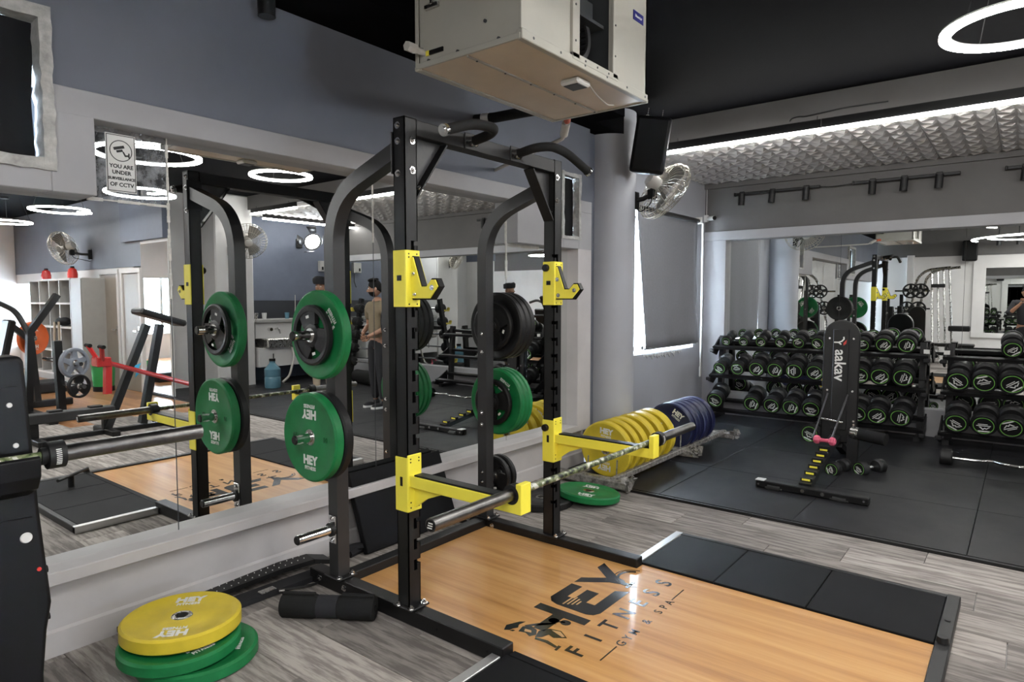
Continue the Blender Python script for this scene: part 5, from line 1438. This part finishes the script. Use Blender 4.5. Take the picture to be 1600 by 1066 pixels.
for x in (-1.95, -1.0): MB().box((x - .04, -.14, -.088), (x + .04, -.06, .40), .006).build('pad_leg', 'rack', bp)
KEEP.append(bp)
_b6 = set(o.name for o in COL.objects)
# ------------------------------------------------------------------ across the room, seen in the mirrors
sh = thing('cube_shelf', 'grey cube shelf of open pigeonholes beside the bright window in the mirror', 'shelf', (7.4, 4.2, 0))
x0, x1, z1 = 6.05, 8.05, 1.78; n, mrow = 4, 4
for i in range(n + 1):
    x = x0 + (x1 - x0) * i / n; MB().box((x - .016, 4.02, .14), (x + .016, 4.385, z1)).build('side_board', 'shelf', sh)
for j in range(mrow + 1):
    z = .14 + (z1 - .14) * j / mrow; MB().box((x0, 4.015, z - .016), (x1, 4.385, z + .016)).build('shelf_board', 'white_wall', sh)
MB().box((x0, 4.375, .14), (x1, 4.386, z1)).build('back_board', 'shelf', sh)
MB().box((x0 + .05, 4.08, 0), (x1 - .05, 4.38, .13)).build('plinth', 'shelf', sh)
cb = thing('tall_cabinet', 'plain tall beige cabinet between the cube shelf and the first door', 'cabinet', (5.78, 4.2, 0))
MB().box((5.55, 4.03, .10), (6.02, 4.385, 1.79), .004).build('cabinet_body', 'shelf', cb); MB().box((5.59, 4.07, 0), (5.98, 4.38, .10)).build('plinth', 'shelf', cb)
MB().box((5.565, 4.015, .12), (6.005, 4.03, 1.775), .003).build('cabinet_door', 'shelf', cb)
for (x, lb, m_) in ((7.75, 'dark red helmet-shaped shaker standing on the cube shelf', 'red_metal'), (6.45, 'bright red rounded jar on the cube shelf end near the cabinet', 'red_plastic')):
    t = thing('red_jar', lb, 'jar', (x, 4.2, z1 + .016))
    MB().at((x, 4.2, z1 + .016)).lathe([(0, 0), (.075, 0), (.08, .08), (.06, .16), (.02, .19), (0, .19)], 18).build('jar_body', m_, t)
    MB().at((x, 4.2, z1 + .20)).lathe([(0, .03), (.03, .025), (.035, 0), (0, 0)], 12).build('jar_lid', 'black_plastic', t)
t = thing('gym_bag', 'black bag with a beige strap hanging out of a shelf pigeonhole', 'bag', (6.6, 4.0, .97))
MB().sphere((6.6, 4.08, 1.06), .13, 14, 10, (1.3, .9, .62)).build('bag_body', 'black_cloth', t)
MB().tube(fillet([(6.5, 3.98, 1.06), (6.47, 3.97, .7), (6.60, 3.97, .45), (6.72, 3.97, .72), (6.70, 3.98, 1.05)], .1), .018, 6).build('bag_strap', 'beige_cloth', t)
t = thing('waste_bin', 'green and grey bin standing beside the doors in the mirror', 'bin', (4.9, 4.1, 0))
MB().at((4.95, 4.08, 0)).lathe([(0, .01), (.14, .01), (.17, .42), (.16, .42), (.13, .03), (0, .03)], 24).build('bin_body', 'green_plastic', t)
MB().at((4.95, 4.08, 0)).lathe([(.13, 0), (.148, 0), (.150, .08), (.142, .08)], 24, closed=True).build('bin_base', 'rubber', t)

# chest-supported T-bar row with a red lever
tbr = thing('t_bar_row_machine', 'black T-bar row machine with a chest pad and a red lever arm', 'gym machine', (1.3, 3.0, 0))
MB().sweep_rect([(1.28, 2.78, .06), (1.28, 3.22, 1.16)], .09, .07, (1, 0, 0)).build('front_strut', 'rack', tbr)
MB().sweep_rect([(1.28, 3.14, .06), (1.28, 3.36, 1.16)], .09, .07, (1, 0, 0)).build('rear_strut', 'rack', tbr)
o = MB().at((1.28, 3.36, 1.24), (R(-18), 0, 0)).box((-.14, -.26, -.035), (.14, .26, .035), .02).build('chest_pad', 'vinyl_pad', tbr)
MB().box((1.22, 2.05, .20), (1.36, 2.85, .30), .008).build('base_beam', 'rack_grey', tbr)
for y in (2.25, 2.62): MB().box((1.25, y, .30), (1.34, y + .12, .318), .003).build('foot_tread', 'rubber', tbr)
for y in (2.12, 2.78, 3.4): MB().box((1.02, y - .04, 0), (1.56, y + .04, .06), .008).build('base_foot', 'rack', tbr)
MB().box((1.26, 2.74, .05), (1.32, 2.82, .22), .004).build('post', 'rack', tbr); MB().box((1.26, 2.08, .05), (1.32, 2.16, .22), .004).build('post', 'rack', tbr)
MB().box((1.25, 2.1, .0), (1.31, 3.42, .05), .006).build('base_rail', 'rack', tbr)
lv = MB().tube([(1.16, 2.70, .80), (1.16, 3.9, .36)], .026, 10).build('lever_arm', 'red_metal', tbr)
b = MB(); b.tube(fillet([(1.0, 2.66, .95), (1.10, 2.70, .80), (1.22, 2.70, .80), (1.36, 2.66, .95)], .04), .024, 8); b.box((1.08, 2.64, .74), (1.24, 2.78, .84), .01); b.build('handle_yoke', 'red_metal', lv)
for x in (1.0, 1.36): MB().cyl((x - .06, 2.66, .955), (x + .06, 2.66, .955), .02, n=12).build('hand_grip', 'foam', lv)
MB().sweep_rect([(1.12, 2.74, .45), (1.14, 2.76, .78)], .06, .08, (0, 1, 0)).build('lever_stand', 'red_metal', tbr)
b = MB(); b.prism([(3.07, .72), (3.13, .74), (3.10, .68), (3.14, .66), (3.06, .58), (3.08, .66), (3.04, .67)], 1.232, 1.2335, 'yz'); b.build('blue_sign', mat('bright blue decal', (.05, .45, .75), .4), tbr)

# plate-loaded press machine
pm_ = thing('plate_loaded_press', 'black plate-loaded press machine with curved arms in front of the shelf', 'gym machine', (3.2, 2.9, 0))
for (p, w) in (([(3.0, 2.55, .05), (3.0, 2.60, 1.05), (3.0, 2.9, 1.5)], .09), ([(3.9, 2.9, .05), (3.9, 2.85, .9), (3.9, 2.6, 1.15)], .09)):
    MB().sweep_rect(p, w, .07, (1, 0, 0)).build('frame_post', 'rack', pm_)
MB().box((2.3, 2.55, 0), (4.1, 2.65, .09), .01).build('base_rail', 'rack', pm_); MB().box((2.5, 2.2, 0), (2.6, 3.3, .09), .01).build('base_rail', 'rack', pm_); MB().box((3.85, 2.3, 0), (3.95, 3.3, .09), .01).build('base_rail', 'rack', pm_)
MB().tube(fillet([(3.0, 2.62, 1.02), (3.4, 2.7, 1.02), (3.8, 2.8, .8), (4.1, 2.9, .92)], .15), .04, 10).build('press_arm', 'rack', pm_)
MB().tube(fillet([(3.7, 2.45, 1.35), (3.5, 2.4, 1.42), (3.1, 2.5, 1.3), (3.0, 2.6, 1.0)], .12), .032, 10).build('press_arm', 'rack', pm_)
MB().tube([(2.3, 2.9, .68), (2.95, 2.72, .72)], .025, 10).build('weight_horn', 'chrome', pm_)
MB().tube([(2.2, 2.89, .42), (2.6, 2.80, .42)], .025, 10).build('weight_horn', 'chrome', pm_)
MB().sweep_rect([(2.62, 2.78, .05), (2.62, 2.76, .95)], .09, .08, (1, 0, 0)).build('frame_post', 'rack', pm_)
o = MB().at((3.35, 2.15, .45), (R(6), 0, 0)).box((-.18, -.25, -.04), (.18, .25, .04), .02).build('seat', 'vinyl_pad', pm_)
o = MB().at((3.35, 2.42, .85), (R(-12), 0, 0)).box((-.15, -.04, -.35), (.15, .04, .35), .02).build('backrest', 'vinyl_pad', pm_)
MB().box((3.3, 2.1, .0), (3.4, 2.5, .42), .008).build('seat_post', 'rack', pm_)
fxr = tuple((Matrix.Rotation(R(72), 4, 'Z') @ Euler((R(90), 0, 0)).to_matrix().to_4x4()).to_euler())
grip_plate((2.42, 2.867, .687), fxr, 'grey spoked plate on the lower horn of the press machine', .18, .05, 'grey_plate', None, 5)
grip_plate((2.30, 2.867, .42), fxr, 'small black plate on the lowest horn of the press machine', .14, .04)
bumper('orange_plate', (4.08, 2.93, .92), tuple((Matrix.Rotation(R(62), 4, 'Z') @ Euler((R(90), 0, 0)).to_matrix().to_4x4()).to_euler()), 'orange bumper plate on the upper arm of the press machine', .06)
t = thing('folded_treadmill', 'tall dark console machine silhouetted against the bright window', 'gym machine', (5.6, 2.4, 0))
MB().sweep_rect([(5.6, 2.2, .1), (5.6, 2.25, .9), (5.6, 2.0, 1.62)], .16, .10, (1, 0, 0)).build('console_post', 'rack', t)
MB().at((5.6, 2.05, 1.60), (R(-30), 0, 0)).box((-.22, -.04, -.16), (.22, .04, .16), .02).build('console', 'black_plastic', t)
MB().box((5.3, 2.1, 0), (5.9, 3.7, .16), .02).build('running_deck', 'rubber', t)
for x in (5.32, 5.88): MB().tube(fillet([(x, 2.25, .2), (x, 2.22, 1.0), (x, 2.7, 1.15), (x, 2.9, .9)], .15), .03, 8).build('handrail', 'rack', t)

# counter with a sink, bottles and cups
ct = thing('sink_counter', 'grey counter with drawers and a wash basin along the slate blue wall', 'counter', (3.9, 6.9, 0))
MB().box((3.62, 5.93, 1.05), (4.18, 7.9, 1.10), .005).build('counter_top', 'shelf', ct)
MB().box((3.70, 5.95, .78), (4.18, 7.9, 1.05), .003).build('splash_panel', 'white_wall', ct)
MB().box((3.60, 5.95, .30), (4.18, 7.9, .62), .003).build('drawer_front', 'white_wall', ct)
b = MB(); b.box((3.50, 6.05, .62), (4.15, 7.0, .78), .02); b.build('basin', 'steel', ct)
b = MB(); b.cyl((3.72, 6.2, .93), (3.62, 6.2, .93), .03, n=12); b.tube(fillet([(3.70, 6.32, .93), (3.6, 6.32, .95), (3.55, 6.32, .86)], .04), .015, 8); b.build('tap', 'chrome', ct)
MB().tube(fillet([(3.56, 6.55, .62), (3.50, 6.55, .45), (3.50, 6.45, .12), (3.48, 6.3, .03)], .1), .02, 8).build('waste_hose', 'pipe_white', ct)
MB().box((3.592, 6.2, .40), (3.60, 6.22, .52), .002).build('drawer_handle', 'dark_steel', ct)
for i, (y, m_, lb) in enumerate(((6.02, 'steel', 'small steel cup at the near end of the sink counter'), (6.18, 'white_plastic', 'white cup on the sink counter'), (6.62, 'blue_water', 'clear tumbler on the sink counter'))):
    t = thing('drinking_cup', lb, 'cup', (3.8, y, 1.10)); MB().at((3.8, y, 1.10)).lathe([(0, .001), (.032, .001), (.042, .11), (.038, .11), (.03, .01), (0, .01)], 16).build('cup_body', m_, t)
t = thing('thin_rod', 'thin pale rod standing upright on the sink counter', 'rod', (3.85, 6.8, 1.10)); MB().tube([(3.85, 6.8, 1.1), (3.85, 6.82, 1.3), (3.86, 6.83, 1.52)], .006, 6).build('rod_stem', 'pipe_white', t)
t = thing('water_cooler_bottle', 'translucent blue water bottle on the rubber floor seen between the rack posts', 'bottle', (3.05, 5.85, .02))
MB().at((3.05, 5.85, .022)).lathe([(0, 0), (.12, 0), (.125, .02), (.125, .16), (.118, .18), (.125, .20), (.125, .30), (.06, .38), (.045, .40), (.045, .43), (0, .43)], 24).build('bottle_body', 'blue_water', t)
MB().at((3.05, 5.85, .45)).lathe([(0, 0), (.05, 0), (.05, .04), (0, .04)], 16).build('bottle_cap', 'black_plastic', t)

# rack of fixed barbells by the right-hand wall
fb = thing('fixed_barbell_rack', 'black upright rack holding five fixed barbells behind the man in the mirror', 'rack', (2.4, 7.6, 0))
for x in (1.75, 3.15):
    MB().sweep_rect([(x, 7.45, .02), (x, 7.75, 1.45)], .07, .07, (1, 0, 0)).build('upright', 'rack', fb)
    MB().box((x - .05, 7.15, .02), (x + .05, 7.88, .08), .008).build('base_foot', 'rack', fb)
    for k in range(5):
        z = .30 + k * .235; y = 7.45 + .3 * (z - .02) / 1.43
        MB().sweep_rect([(x, y - .02, z), (x, y - .17, z), (x, y - .19, z + .05)], .05, .03, (1, 0, 0)).build('bar_hook', 'cable_yellow', fb)
MB().box((1.75, 7.68, .9), (3.15, 7.73, .96), .004).build('cross_tube', 'rack', fb)
for k in range(5):
    z = .335 + k * .235; y = 7.36 + .3 * (z - .02) / 1.43
    t = thing('fixed_barbell', 'fixed barbell with round black heads, %s from the top of its rack' % ['lowest and fifth', 'fourth', 'third', 'second', 'first'][k], 'barbell', (2.45, y, z), (0, R(90), 0), 'fixed barbells on the far rack')
    MB().cyl((0, 0, -.62), (0, 0, .62), .014, n=12).build('bar_shaft', 'chrome', t, world=False)
    for s in (-1, 1): MB().lathe([(0, s * .60 - .08), (.06, s * .60 - .08), (.085, s * .60 - .06), (.085, s * .60 + .06), (.06, s * .60 + .08), (0, s * .60 + .08)], 20).build('bar_head', 'rubber', t, world=False)
t = thing('punch_roll', 'black cylindrical roller pad lying under the fixed barbell rack', 'roller', (2.1, 7.05, .1)); MB().cyl((1.85, 7.0, .135), (2.5, 7.10, .135), .115, n=20).build('roll_body', 'foam', t)
t = thing('kettlebell', 'small pink kettlebell on the floor before the fixed barbell rack', 'kettlebell', (2.75, 6.9, .02))
MB().sphere((2.75, 6.9, .10), .085, 16, 10).build('bell_body', 'pink', t); MB().tube([(2.70, 6.9, .17), (2.69, 6.9, .23), (2.72, 6.9, .255), (2.78, 6.9, .255), (2.81, 6.9, .23), (2.80, 6.9, .17)], .012, 8).build('bell_handle', 'pink', t)
t = thing('wooden_post', 'orange wooden post across the room, reflected beyond the near J-hook', 'post', (7.71, 1.03, 0))
MB().box((7.62, .94, 0), (7.80, 1.12, 1.60), .004).build('post_body', 'wood_post', t)
MB().box((7.615, .935, 1.60), (7.805, 1.125, 3.05), .004).build('post_top', 'rack', t)

FAR += [o for o in COL.objects if o.parent is None and o.name not in _b6]
# tube-frame machines at the rear wall, seen in the back mirror
hk = thing('incline_rail_machine', 'grey tube machine with four leaning rails and black plates at the rear wall', 'gym machine', (-1.75, -1.5, 0))
for x, s in ((-1.98, 0), (-1.80, 0)):
    MB().tube(fillet([(x - .22, -1.75, .9), (x - .04, -1.5, 1.92), (x + .16, -1.4, 2.10), (x + .62, -1.3, 2.14)], .15), .03, 10).build('bent_tube', 'steel', hk)
for i in range(4): MB().tube([(-1.73 + .11 * i, -1.45, 2.09 + .01 * i), (-1.62 + .115 * i, -1.1 - .1 * i, .10)], .022, 8).build('guide_rail', 'steel', hk)
MB().box((-1.72, -1.36, 1.70), (-1.45, -1.26, 1.78), .01).build('carriage', 'rack', hk)
MB().box((-1.35, -1.25, .74), (-.95, -1.05, .86), .02).build('shoulder_pad', 'vinyl_pad', hk)
MB().tube(fillet([(-2.3, -1.4, .05), (-1.9, -1.0, .05), (-1.2, -1.0, .05), (-.9, -1.3, .05)], .1), .03, 8).build('base_tube', 'steel', hk)
b = MB(); b.tube([(-1.62, -1.1, .1), (-1.62, -1.0, .05)], .03, 8); b.tube([(-2.2, -1.75, .9), (-2.25, -1.45, .05)], .03, 8); b.build('base_post', 'steel', hk)
MB().cyl((-2.45, -1.5, 1.63), (-1.75, -1.5, 1.63), .02, n=10).build('weight_horn', 'chrome', hk); MB().cyl((-2.45, -1.6, 1.22), (-1.75, -1.6, 1.22), .02, n=10).build('weight_horn', 'chrome', hk)
fz_ = (R(90), 0, R(8))
for (x, y, z, lb) in ((-2.12, -1.40, 1.63, 'black spoked plate high on the leaning-rail machine, left one'), (-1.93, -1.42, 1.63, 'black spoked plate high on the leaning-rail machine, right one'), (-2.2, -1.5, 1.22, 'black spoked plate low on the leaning-rail machine, left one'), (-1.98, -1.52, 1.22, 'black spoked plate low on the leaning-rail machine, right one')):
    grip_plate((x, y, z), fz_, lb, .17, .04, 'iron', None, 5)
b2 = thing('barbell_holder', 'black upright bar holder with two tilted posts between the rack and the tube machine', 'rack', (-2.6, .6, 0))
for x in (-2.62, -2.34): MB().sweep_rect([(x, -1.9, .02), (x - .06, -2.15, 1.55)], .07, .06, (1, 0, 0)).build('holder_post', 'rack', b2)
MB().box((-2.75, -2.2, 0), (-2.2, -1.8, .03), .004).build('holder_base', 'rack', b2)
MB().cyl((-2.75, -1.98, 1.1), (-1.95, -1.95, 1.16), .025, n=12).build('holder_bar', 'chrome', b2)
for x in (-2.62, -2.34): MB().box((x - .03, -2.04, .75), (x + .03, -1.90, .80), .004).build('holder_hook', 'rack', b2)
rb = thing('upright_bench', 'dark rounded bench back standing by the rear machines in the back mirror', 'bench', (-1.87, -.7, 0))
pad_ = [(-.15, 0), (.15, 0), (.15, .7)] + [(.15 * math.cos(R(a)), .7 + .15 * math.sin(R(a))) for a in range(10, 180, 10)] + [(-.15, .7)]
MB().at((-1.87, -.60, .44), (R(-6), 0, 0)).prism(pad_, -.035, .035, 'xz').build('bench_back', 'vinyl_pad', rb)
MB().box((-2.03, -.70, .40), (-1.71, -.98, .47), .02).build('bench_seat', 'vinyl_pad', rb)
MB().box((-1.91, -.9, .05), (-1.83, -.5, .12), .005).build('bench_rail', 'rack', rb); MB().sweep_rect([(-1.87, -.62, .05), (-1.87, -.60, .55)], .06, .06, (1, 0, 0)).build('bench_post', 'rack', rb)
for y in (-.94, -.5): MB().box((-2.09, y - .03, 0), (-1.65, y + .03, .05), .006).build('bench_foot', 'rack', rb)
# ------------------------------------------------------------------ people
def skin_mesh(name, joints, edges, root=0, sub=2):
    """joints: list of (co, radius or (rx, ry)); grown with a Skin modifier and baked to one surface."""
    me = bpy.data.meshes.new(name)
    me.from_pydata([j[0] for j in joints], edges, [])
    o = bpy.data.objects.new(name, me); COL.objects.link(o)
    o.modifiers.new('skin', 'SKIN').use_smooth_shade = True
    if sub: ss = o.modifiers.new('sub', 'SUBSURF'); ss.levels = sub; ss.render_levels = sub
    sv = me.skin_vertices[0].data
    for i, j in enumerate(joints):
        r = j[1]; sv[i].radius = r if isinstance(r, tuple) else (r, r); sv[i].use_root = (i == root)
    bpy.context.view_layer.update()
    out = bpy.data.meshes.new_from_object(o.evaluated_get(bpy.context.evaluated_depsgraph_get()))
    bpy.data.objects.remove(o); out.name = name
    return out
def lerp(a, b, t): return tuple(a[i] + (b[i] - a[i]) * t for i in range(3))
def person(label, loc, rz, arms, head_yaw=0, head_pitch=0, top='olive', legs='black_cloth', hair='hair', beard=True, turban=False, h=1.72, sleeve=.55, stance=.10, shoe='shoe'):
    """Figure facing -Y. arms: for each side (+1 = own left) elbow, wrist, finger direction in local metres at 1.72 m height."""
    t = thing('person', label, 'person', loc, (0, 0, R(rz)))
    k = h / 1.72; t.scale = (k, k, k)
    P = dict(pel=(0, 0, .95), waist=(0, -.005, 1.08), chest=(0, .0, 1.27), neck=(0, .01, 1.46), nk2=(0, -.005, 1.53))
    J = [(P['pel'], (.118, .080)), (P['waist'], (.112, .080)), (P['chest'], (.135, .088)), ((0, .005, 1.40), (.11, .085)), (P['neck'], (.058, .058)), (P['nk2'], (.054, .054))]
    E_ = [(0, 1), (1, 2), (2, 3), (3, 4), (4, 5)]
    shirt_j = [((0, 0, .92), (.165, .118)), (P['waist'], (.152, .116)), (P['chest'], (.170, .120)), ((0, .005, 1.405), (.135, .102)), ((0, .006, 1.452), (.068, .068))]; shirt_e = [(0, 1), (1, 2), (2, 3), (3, 4)]
    leg_j = [((0, 0, 1.0), (.150, .112)), ((0, 0, .90), (.155, .115))]; leg_e = [(0, 1)]
    feet = []
    for s in (1, -1):
        sh, el, wr = (s * .185, .005, 1.40), arms[s][0], arms[s][1]
        b = len(J)
        J += [(sh, .056), (lerp(sh, el, .55), .046), (el, .041), (lerp(el, wr, .35), .042), (wr, .027)]
        E_ += [(3, b), (b, b + 1), (b + 1, b + 2), (b + 2, b + 3), (b + 3, b + 4)]
        hd = Vector(arms[s][2]).normalized(); w = Vector(wr); pm = w + hd * .055
        J += [(tuple(pm), (.040, .020))]; E_ += [(b + 4, b + 5)]
        q = len(shirt_j); e_ = lerp(sh, el, sleeve + .25)
        shirt_j += [((sh[0], sh[1], sh[2] + .006), .090), (lerp(sh, el, .40), .076), (e_, .070)]; shirt_e += [(3, q), (q, q + 1), (q + 1, q + 2)]
        hip, kn, an = (s * .085, 0, .88), (s * (stance * .95), -.015, .49), (s * stance, .02, .085)
        b = len(J)
        J += [(hip, .088), (kn, .055), (lerp(kn, an, .3), .052), (an, .036)]; E_ += [(0, b), (b, b + 1), (b + 1, b + 2), (b + 2, b + 3)]
        q = len(leg_j)
        leg_j += [(hip, .102), (lerp(hip, kn, .5), .088), (kn, .070), (lerp(kn, an, .4), .064), ((an[0], an[1], .10), .056)]
        leg_e += [(1, q), (q, q + 1), (q + 1, q + 2), (q + 2, q + 3), (q + 3, q + 4)]
        feet.append((an[0], an[1]))
    body = skin_mesh('body', J, E_); body.materials.append(M['skin'])
    bo = part('body', body, t)
    sm_ = skin_mesh('shirt', shirt_j, shirt_e); sm_.materials.append(M[top]); part('shirt', sm_, t)
    lm_ = skin_mesh('trousers', leg_j, leg_e); lm_.materials.append(M[legs]); part('trousers', lm_, t)
    for (x, y) in feet:
        b = MB(); b.at((x, y, 0)); b.prism([(-.038, .06), (.038, .06), (.046, -.10), (.034, -.185), (0, -.20), (-.034, -.185), (-.046, -.10)], 0, .028, 'xy'); o = b.build('shoe_sole', 'print', None, False)
        o.parent = t
        b = MB(); b.at((x, y, .0)); b.sphere((0, -.10, .035), .05, 14, 8, (.85, 1.75, .80)); b.sphere((0, .015, .06), .05, 12, 8, (.85, .95, 1.0)); u = b.build('shoe', 'black_cloth' if shoe == 'shoe' else shoe, None, False, 60); u.parent = t
        o.parent = u
    for s in (1, -1):                                   # hands: palm is grown above; five curled fingers rooted in it
        w = Vector(arms[s][1]); hd = Vector(arms[s][2]).normalized()
        side = hd.cross(Vector((0, -1, 0))) if abs(hd.y) < .8 else hd.cross(Vector((0, 0, 1))); side.normalize(); pn = hd.cross(side).normalized()
        if pn.y > 0: pn = -pn
        bj = []; be = []
        for f, (o_, ln) in enumerate(((-.030, .068), (-.010, .078), (.010, .074), (.029, .058))):
            a = w + hd * .062 + side * o_; b1 = w + hd * .092 + side * o_ * 1.08; b2 = b1 + (hd * .75 - pn * -.45).normalized() * ln * .45; b3 = b2 + (hd * .45 + pn * .75).normalized() * ln * .4
            q = len(bj); bj += [(tuple(a), .0095), (tuple(b1), .0092), (tuple(b2), .0085), (tuple(b3), .0072)]; be += [(q, q + 1), (q + 1, q + 2), (q + 2, q + 3)]
        q = len(bj); th = [w + hd * .03 - side * .02 * s, w + hd * .055 - side * .045 * s + pn * .01, w + hd * .082 - side * .052 * s + pn * .022]
        bj += [(tuple(th[0]), .0125), (tuple(th[1]), .0105), (tuple(th[2]), .0085)]; be += [(q, q + 1), (q + 1, q + 2)]
        # one skin per hand needs a root per chain
        me = bpy.data.meshes.new('fingers'); me.from_pydata([j[0] for j in bj], be, [])
        o = bpy.data.objects.new('fingers', me); COL.objects.link(o); o.modifiers.new('skin', 'SKIN').use_smooth_shade = True
        ss = o.modifiers.new('sub', 'SUBSURF'); ss.levels = 1; ss.render_levels = 1
        sv = me.skin_vertices[0].data
        for i, j in enumerate(bj): sv[i].radius = (j[1], j[1]); sv[i].use_root = i % 4 == 0
        bpy.context.view_layer.update(); out = bpy.data.meshes.new_from_object(o.evaluated_get(bpy.context.evaluated_depsgraph_get())); bpy.data.objects.remove(o)
        out.materials.append(M['skin']); part('fingers', out, bo)
    # head
    HM = Matrix.Translation((0, -.012, 1.545)) @ Euler((R(head_pitch), 0, R(head_yaw))).to_matrix().to_4x4()
    b = MB(); n, m_ = 24, 18; vs = [(0, 0, -.0)]
    def headpt(a, v):
        z = -.02 + .225 * v; d = math.sin(PI * min(1, max(0, v)) ** .82) ** .55
        fx_ = .074 * d; fy_ = .096 * d
        x = fx_ * math.cos(a); y = fy_ * math.sin(a)
        if y < 0 and v < .45: x *= .80 + .2 * v / .45; y *= 1.0 + .05 * (1 - v / .45)
        if y > 0 and v < .35: y *= .55 + .45 * v / .35
        return (x, y - .012, z)
    vs = [(0, -.02, -.022)]
    for j in range(1, m_):
        for i in range(n): vs.append(headpt(2 * PI * i / n, j / m_))
    vs.append((0, -.01, .206)); fs = []
    for i in range(n): fs.append((0, 1 + (i + 1) % n, 1 + i))
    for j in range(m_ - 2):
        a0 = 1 + j * n; a1 = a0 + n
        for i in range(n): fs.append((a0 + i, a0 + (i + 1) % n, a1 + (i + 1) % n, a1 + i))
    e = 1 + (m_ - 2) * n
    for i in range(n): fs.append((e + i, e + (i + 1) % n, len(vs) - 1))
    b.M = HM; b._add(vs, fs)
    b.M = HM; b._add([(0, -.108, .10), (-.016, -.100, .055), (.016, -.100, .055), (0, -.133, .060), (0, -.100, .045)], [(0, 1, 3), (0, 3, 2), (1, 4, 3), (3, 4, 2)])
    for s in (1, -1): b.sphere((s * .076, .005, .085), .022, 8, 6, (.4, .8, 1.3))
    hd_ = b.build('head', 'skin', None, False, 60); hd_.parent = t
    b = MB(); b.M = HM
    for s in (1, -1): b.sphere((s * .031, -.094, .098), .0115, 10, 6, (1.25, .7, .8))
    o = b.build('eyes', 'print', None, False); o.parent = hd_
    b = MB(); b.M = HM
    for s in (1, -1): b.sphere((s * .031, -.1005, .098), .006, 8, 6, (1, .6, 1)); b.box((s * .031 - .018, -.106, .116), (s * .031 + .018, -.092, .123), .002)
    o = b.build('brows_and_irises', 'hair', None, False); o.parent = hd_
    b = MB(); b.M = HM; b.sphere((0, -.099, .030), .02, 10, 6, (1.2, .45, .30)); o = b.build('lips', mat('lips', (.28, .10, .08), .5), None, False); o.parent = hd_
    if beard:
        b = MB(); b.M = HM; vs = []; fs = []
        for j in range(7):
            for i in range(15):
                a = PI + PI * i / 14; v = .02 + .29 * j / 6; q = headpt(a, v); w_ = 1.055
                if j >= 3 and 5 < i < 9: w_ = .90
                
                vs.append((q[0] * w_, (q[1] + .012) * w_ - .014, q[2]))
        for j in range(6):
            for i in range(14): e = j * 15 + i; fs.append((e, e + 1, e + 16, e + 15))
        b._add(vs, fs); o = b.build('beard', 'hair', None, False, 60); o.parent = hd_
    b = MB(); b.M = HM
    if turban:
        for i in range(9):
            zz = .152 + .0085 * i; rr = .088 + .014 * math.sin(PI * (i + 1) / 10)
            b.tube([((rr - .012 * (i > 6) * (i - 6)) * math.cos(2 * PI * k_ / 28), -.005 + (rr + .012 - .014 * (i > 6) * (i - 6)) * math.sin(2 * PI * k_ / 28), zz + .016 * math.cos(2 * PI * k_ / 28 + (PI / 2 if i % 2 else -PI / 2)) - .012 * math.sin(2 * PI * k_ / 28)) for k_ in range(28)], .016, 6, closed=True)
        b.sphere((0, .0, .175), .092, 18, 10, (.98, 1.1, .75)); o = b.build('turban', 'black_cloth', None, False, 60)
    elif hair:
        vs = []; fs = []; nn, mm = 30, 10; rnd = random.Random(11)
        for j in range(mm + 1):
            for i in range(nn):
                a = 2 * PI * i / nn; front = max(0, -math.sin(a)); back = max(0, math.sin(a))
                v0 = .50 + .24 * front ** 2 - .26 * back; v = v0 + (1.0 - v0) * j / mm
                q = headpt(a, min(v, .995)); w_ = 1.10 + .05 * rnd.random() * (1 if 0 < j < mm else 0)
                up = .026 * math.sin(PI * .5 * j / mm) * (1 + .5 * front) + rnd.uniform(-.005, .005)
                vs.append((q[0] * w_, (q[1] + .012) * w_ - .012, q[2] + up))
        for j in range(mm):
            for i in range(nn): e = j * nn; fs.append((e + i, e + (i + 1) % nn, e + nn + (i + 1) % nn, e + nn + i))
        fs.append(tuple(mm * nn + i for i in range(nn)))
        b._add(vs, fs)
        for i in range(16): b.sphere((rnd.uniform(-.055, .055), rnd.uniform(-.085, .02), .20 + rnd.uniform(-.015, .02)), .026, 8, 6, (1.1, 1.3, .8))
        o = b.build('hair', 'hair', None, False, 60)
    o.parent = hd_
    return t
p1_ = person('bearded man in a khaki shirt and black trousers standing with his hands at his waist', (.22, 5.64, .022), 8,
       {1: ((.27, .03, 1.13), (.10, -.17, 1.03), (-.75, -.35, -.25)), -1: ((-.28, .03, 1.13), (-.10, -.18, 1.0), (.70, -.3, -.35))}, head_yaw=38, head_pitch=4, h=1.64, sleeve=.5)
p2_ = person('man in black turban and grey shirt behind the upper green plate in the mirror', (1.70, 5.84, .022), -38,
       {1: ((.29, .06, 1.14), (.26, -.14, 1.02), (-.1, -.8, -.2)), -1: ((-.29, .06, 1.14), (-.24, -.15, 1.02), (.1, -.8, -.2))}, head_yaw=6, top='grey_cloth', legs='beige_cloth', turban=True, h=1.68)
person('photographer in black raising both hands, at the right edge of the back mirror', (-.02, -.40, 0), 180,
       {1: ((.27, -.10, 1.20), (.09, -.20, 1.40), (-.3, -.3, .8)), -1: ((-.27, -.10, 1.20), (-.09, -.20, 1.40), (.3, -.3, .8))}, top='black_cloth', legs='black_cloth', beard=False, h=1.66, sleeve=.95)
FAR += [p1_, p2_]
# ------------------------------------------------------------------ settle the scale groups
LIFT = 1.541 - 1.45
for o in list(COL.objects):
    if o.parent is not None or o.type == 'CAMERA' or o in ABS: continue
    if o in KEEP: o.location.z += LIFT
    elif o in LEFT:
        o.location = o.location * 1.0155 + Vector((0, 0, 1.541 - 1.45 * 1.0155)); o.scale = o.scale * 1.0155
    else:
        o.location = o.location * K; o.scale = o.scale * K
        if o in FAR: o.location.x += .305
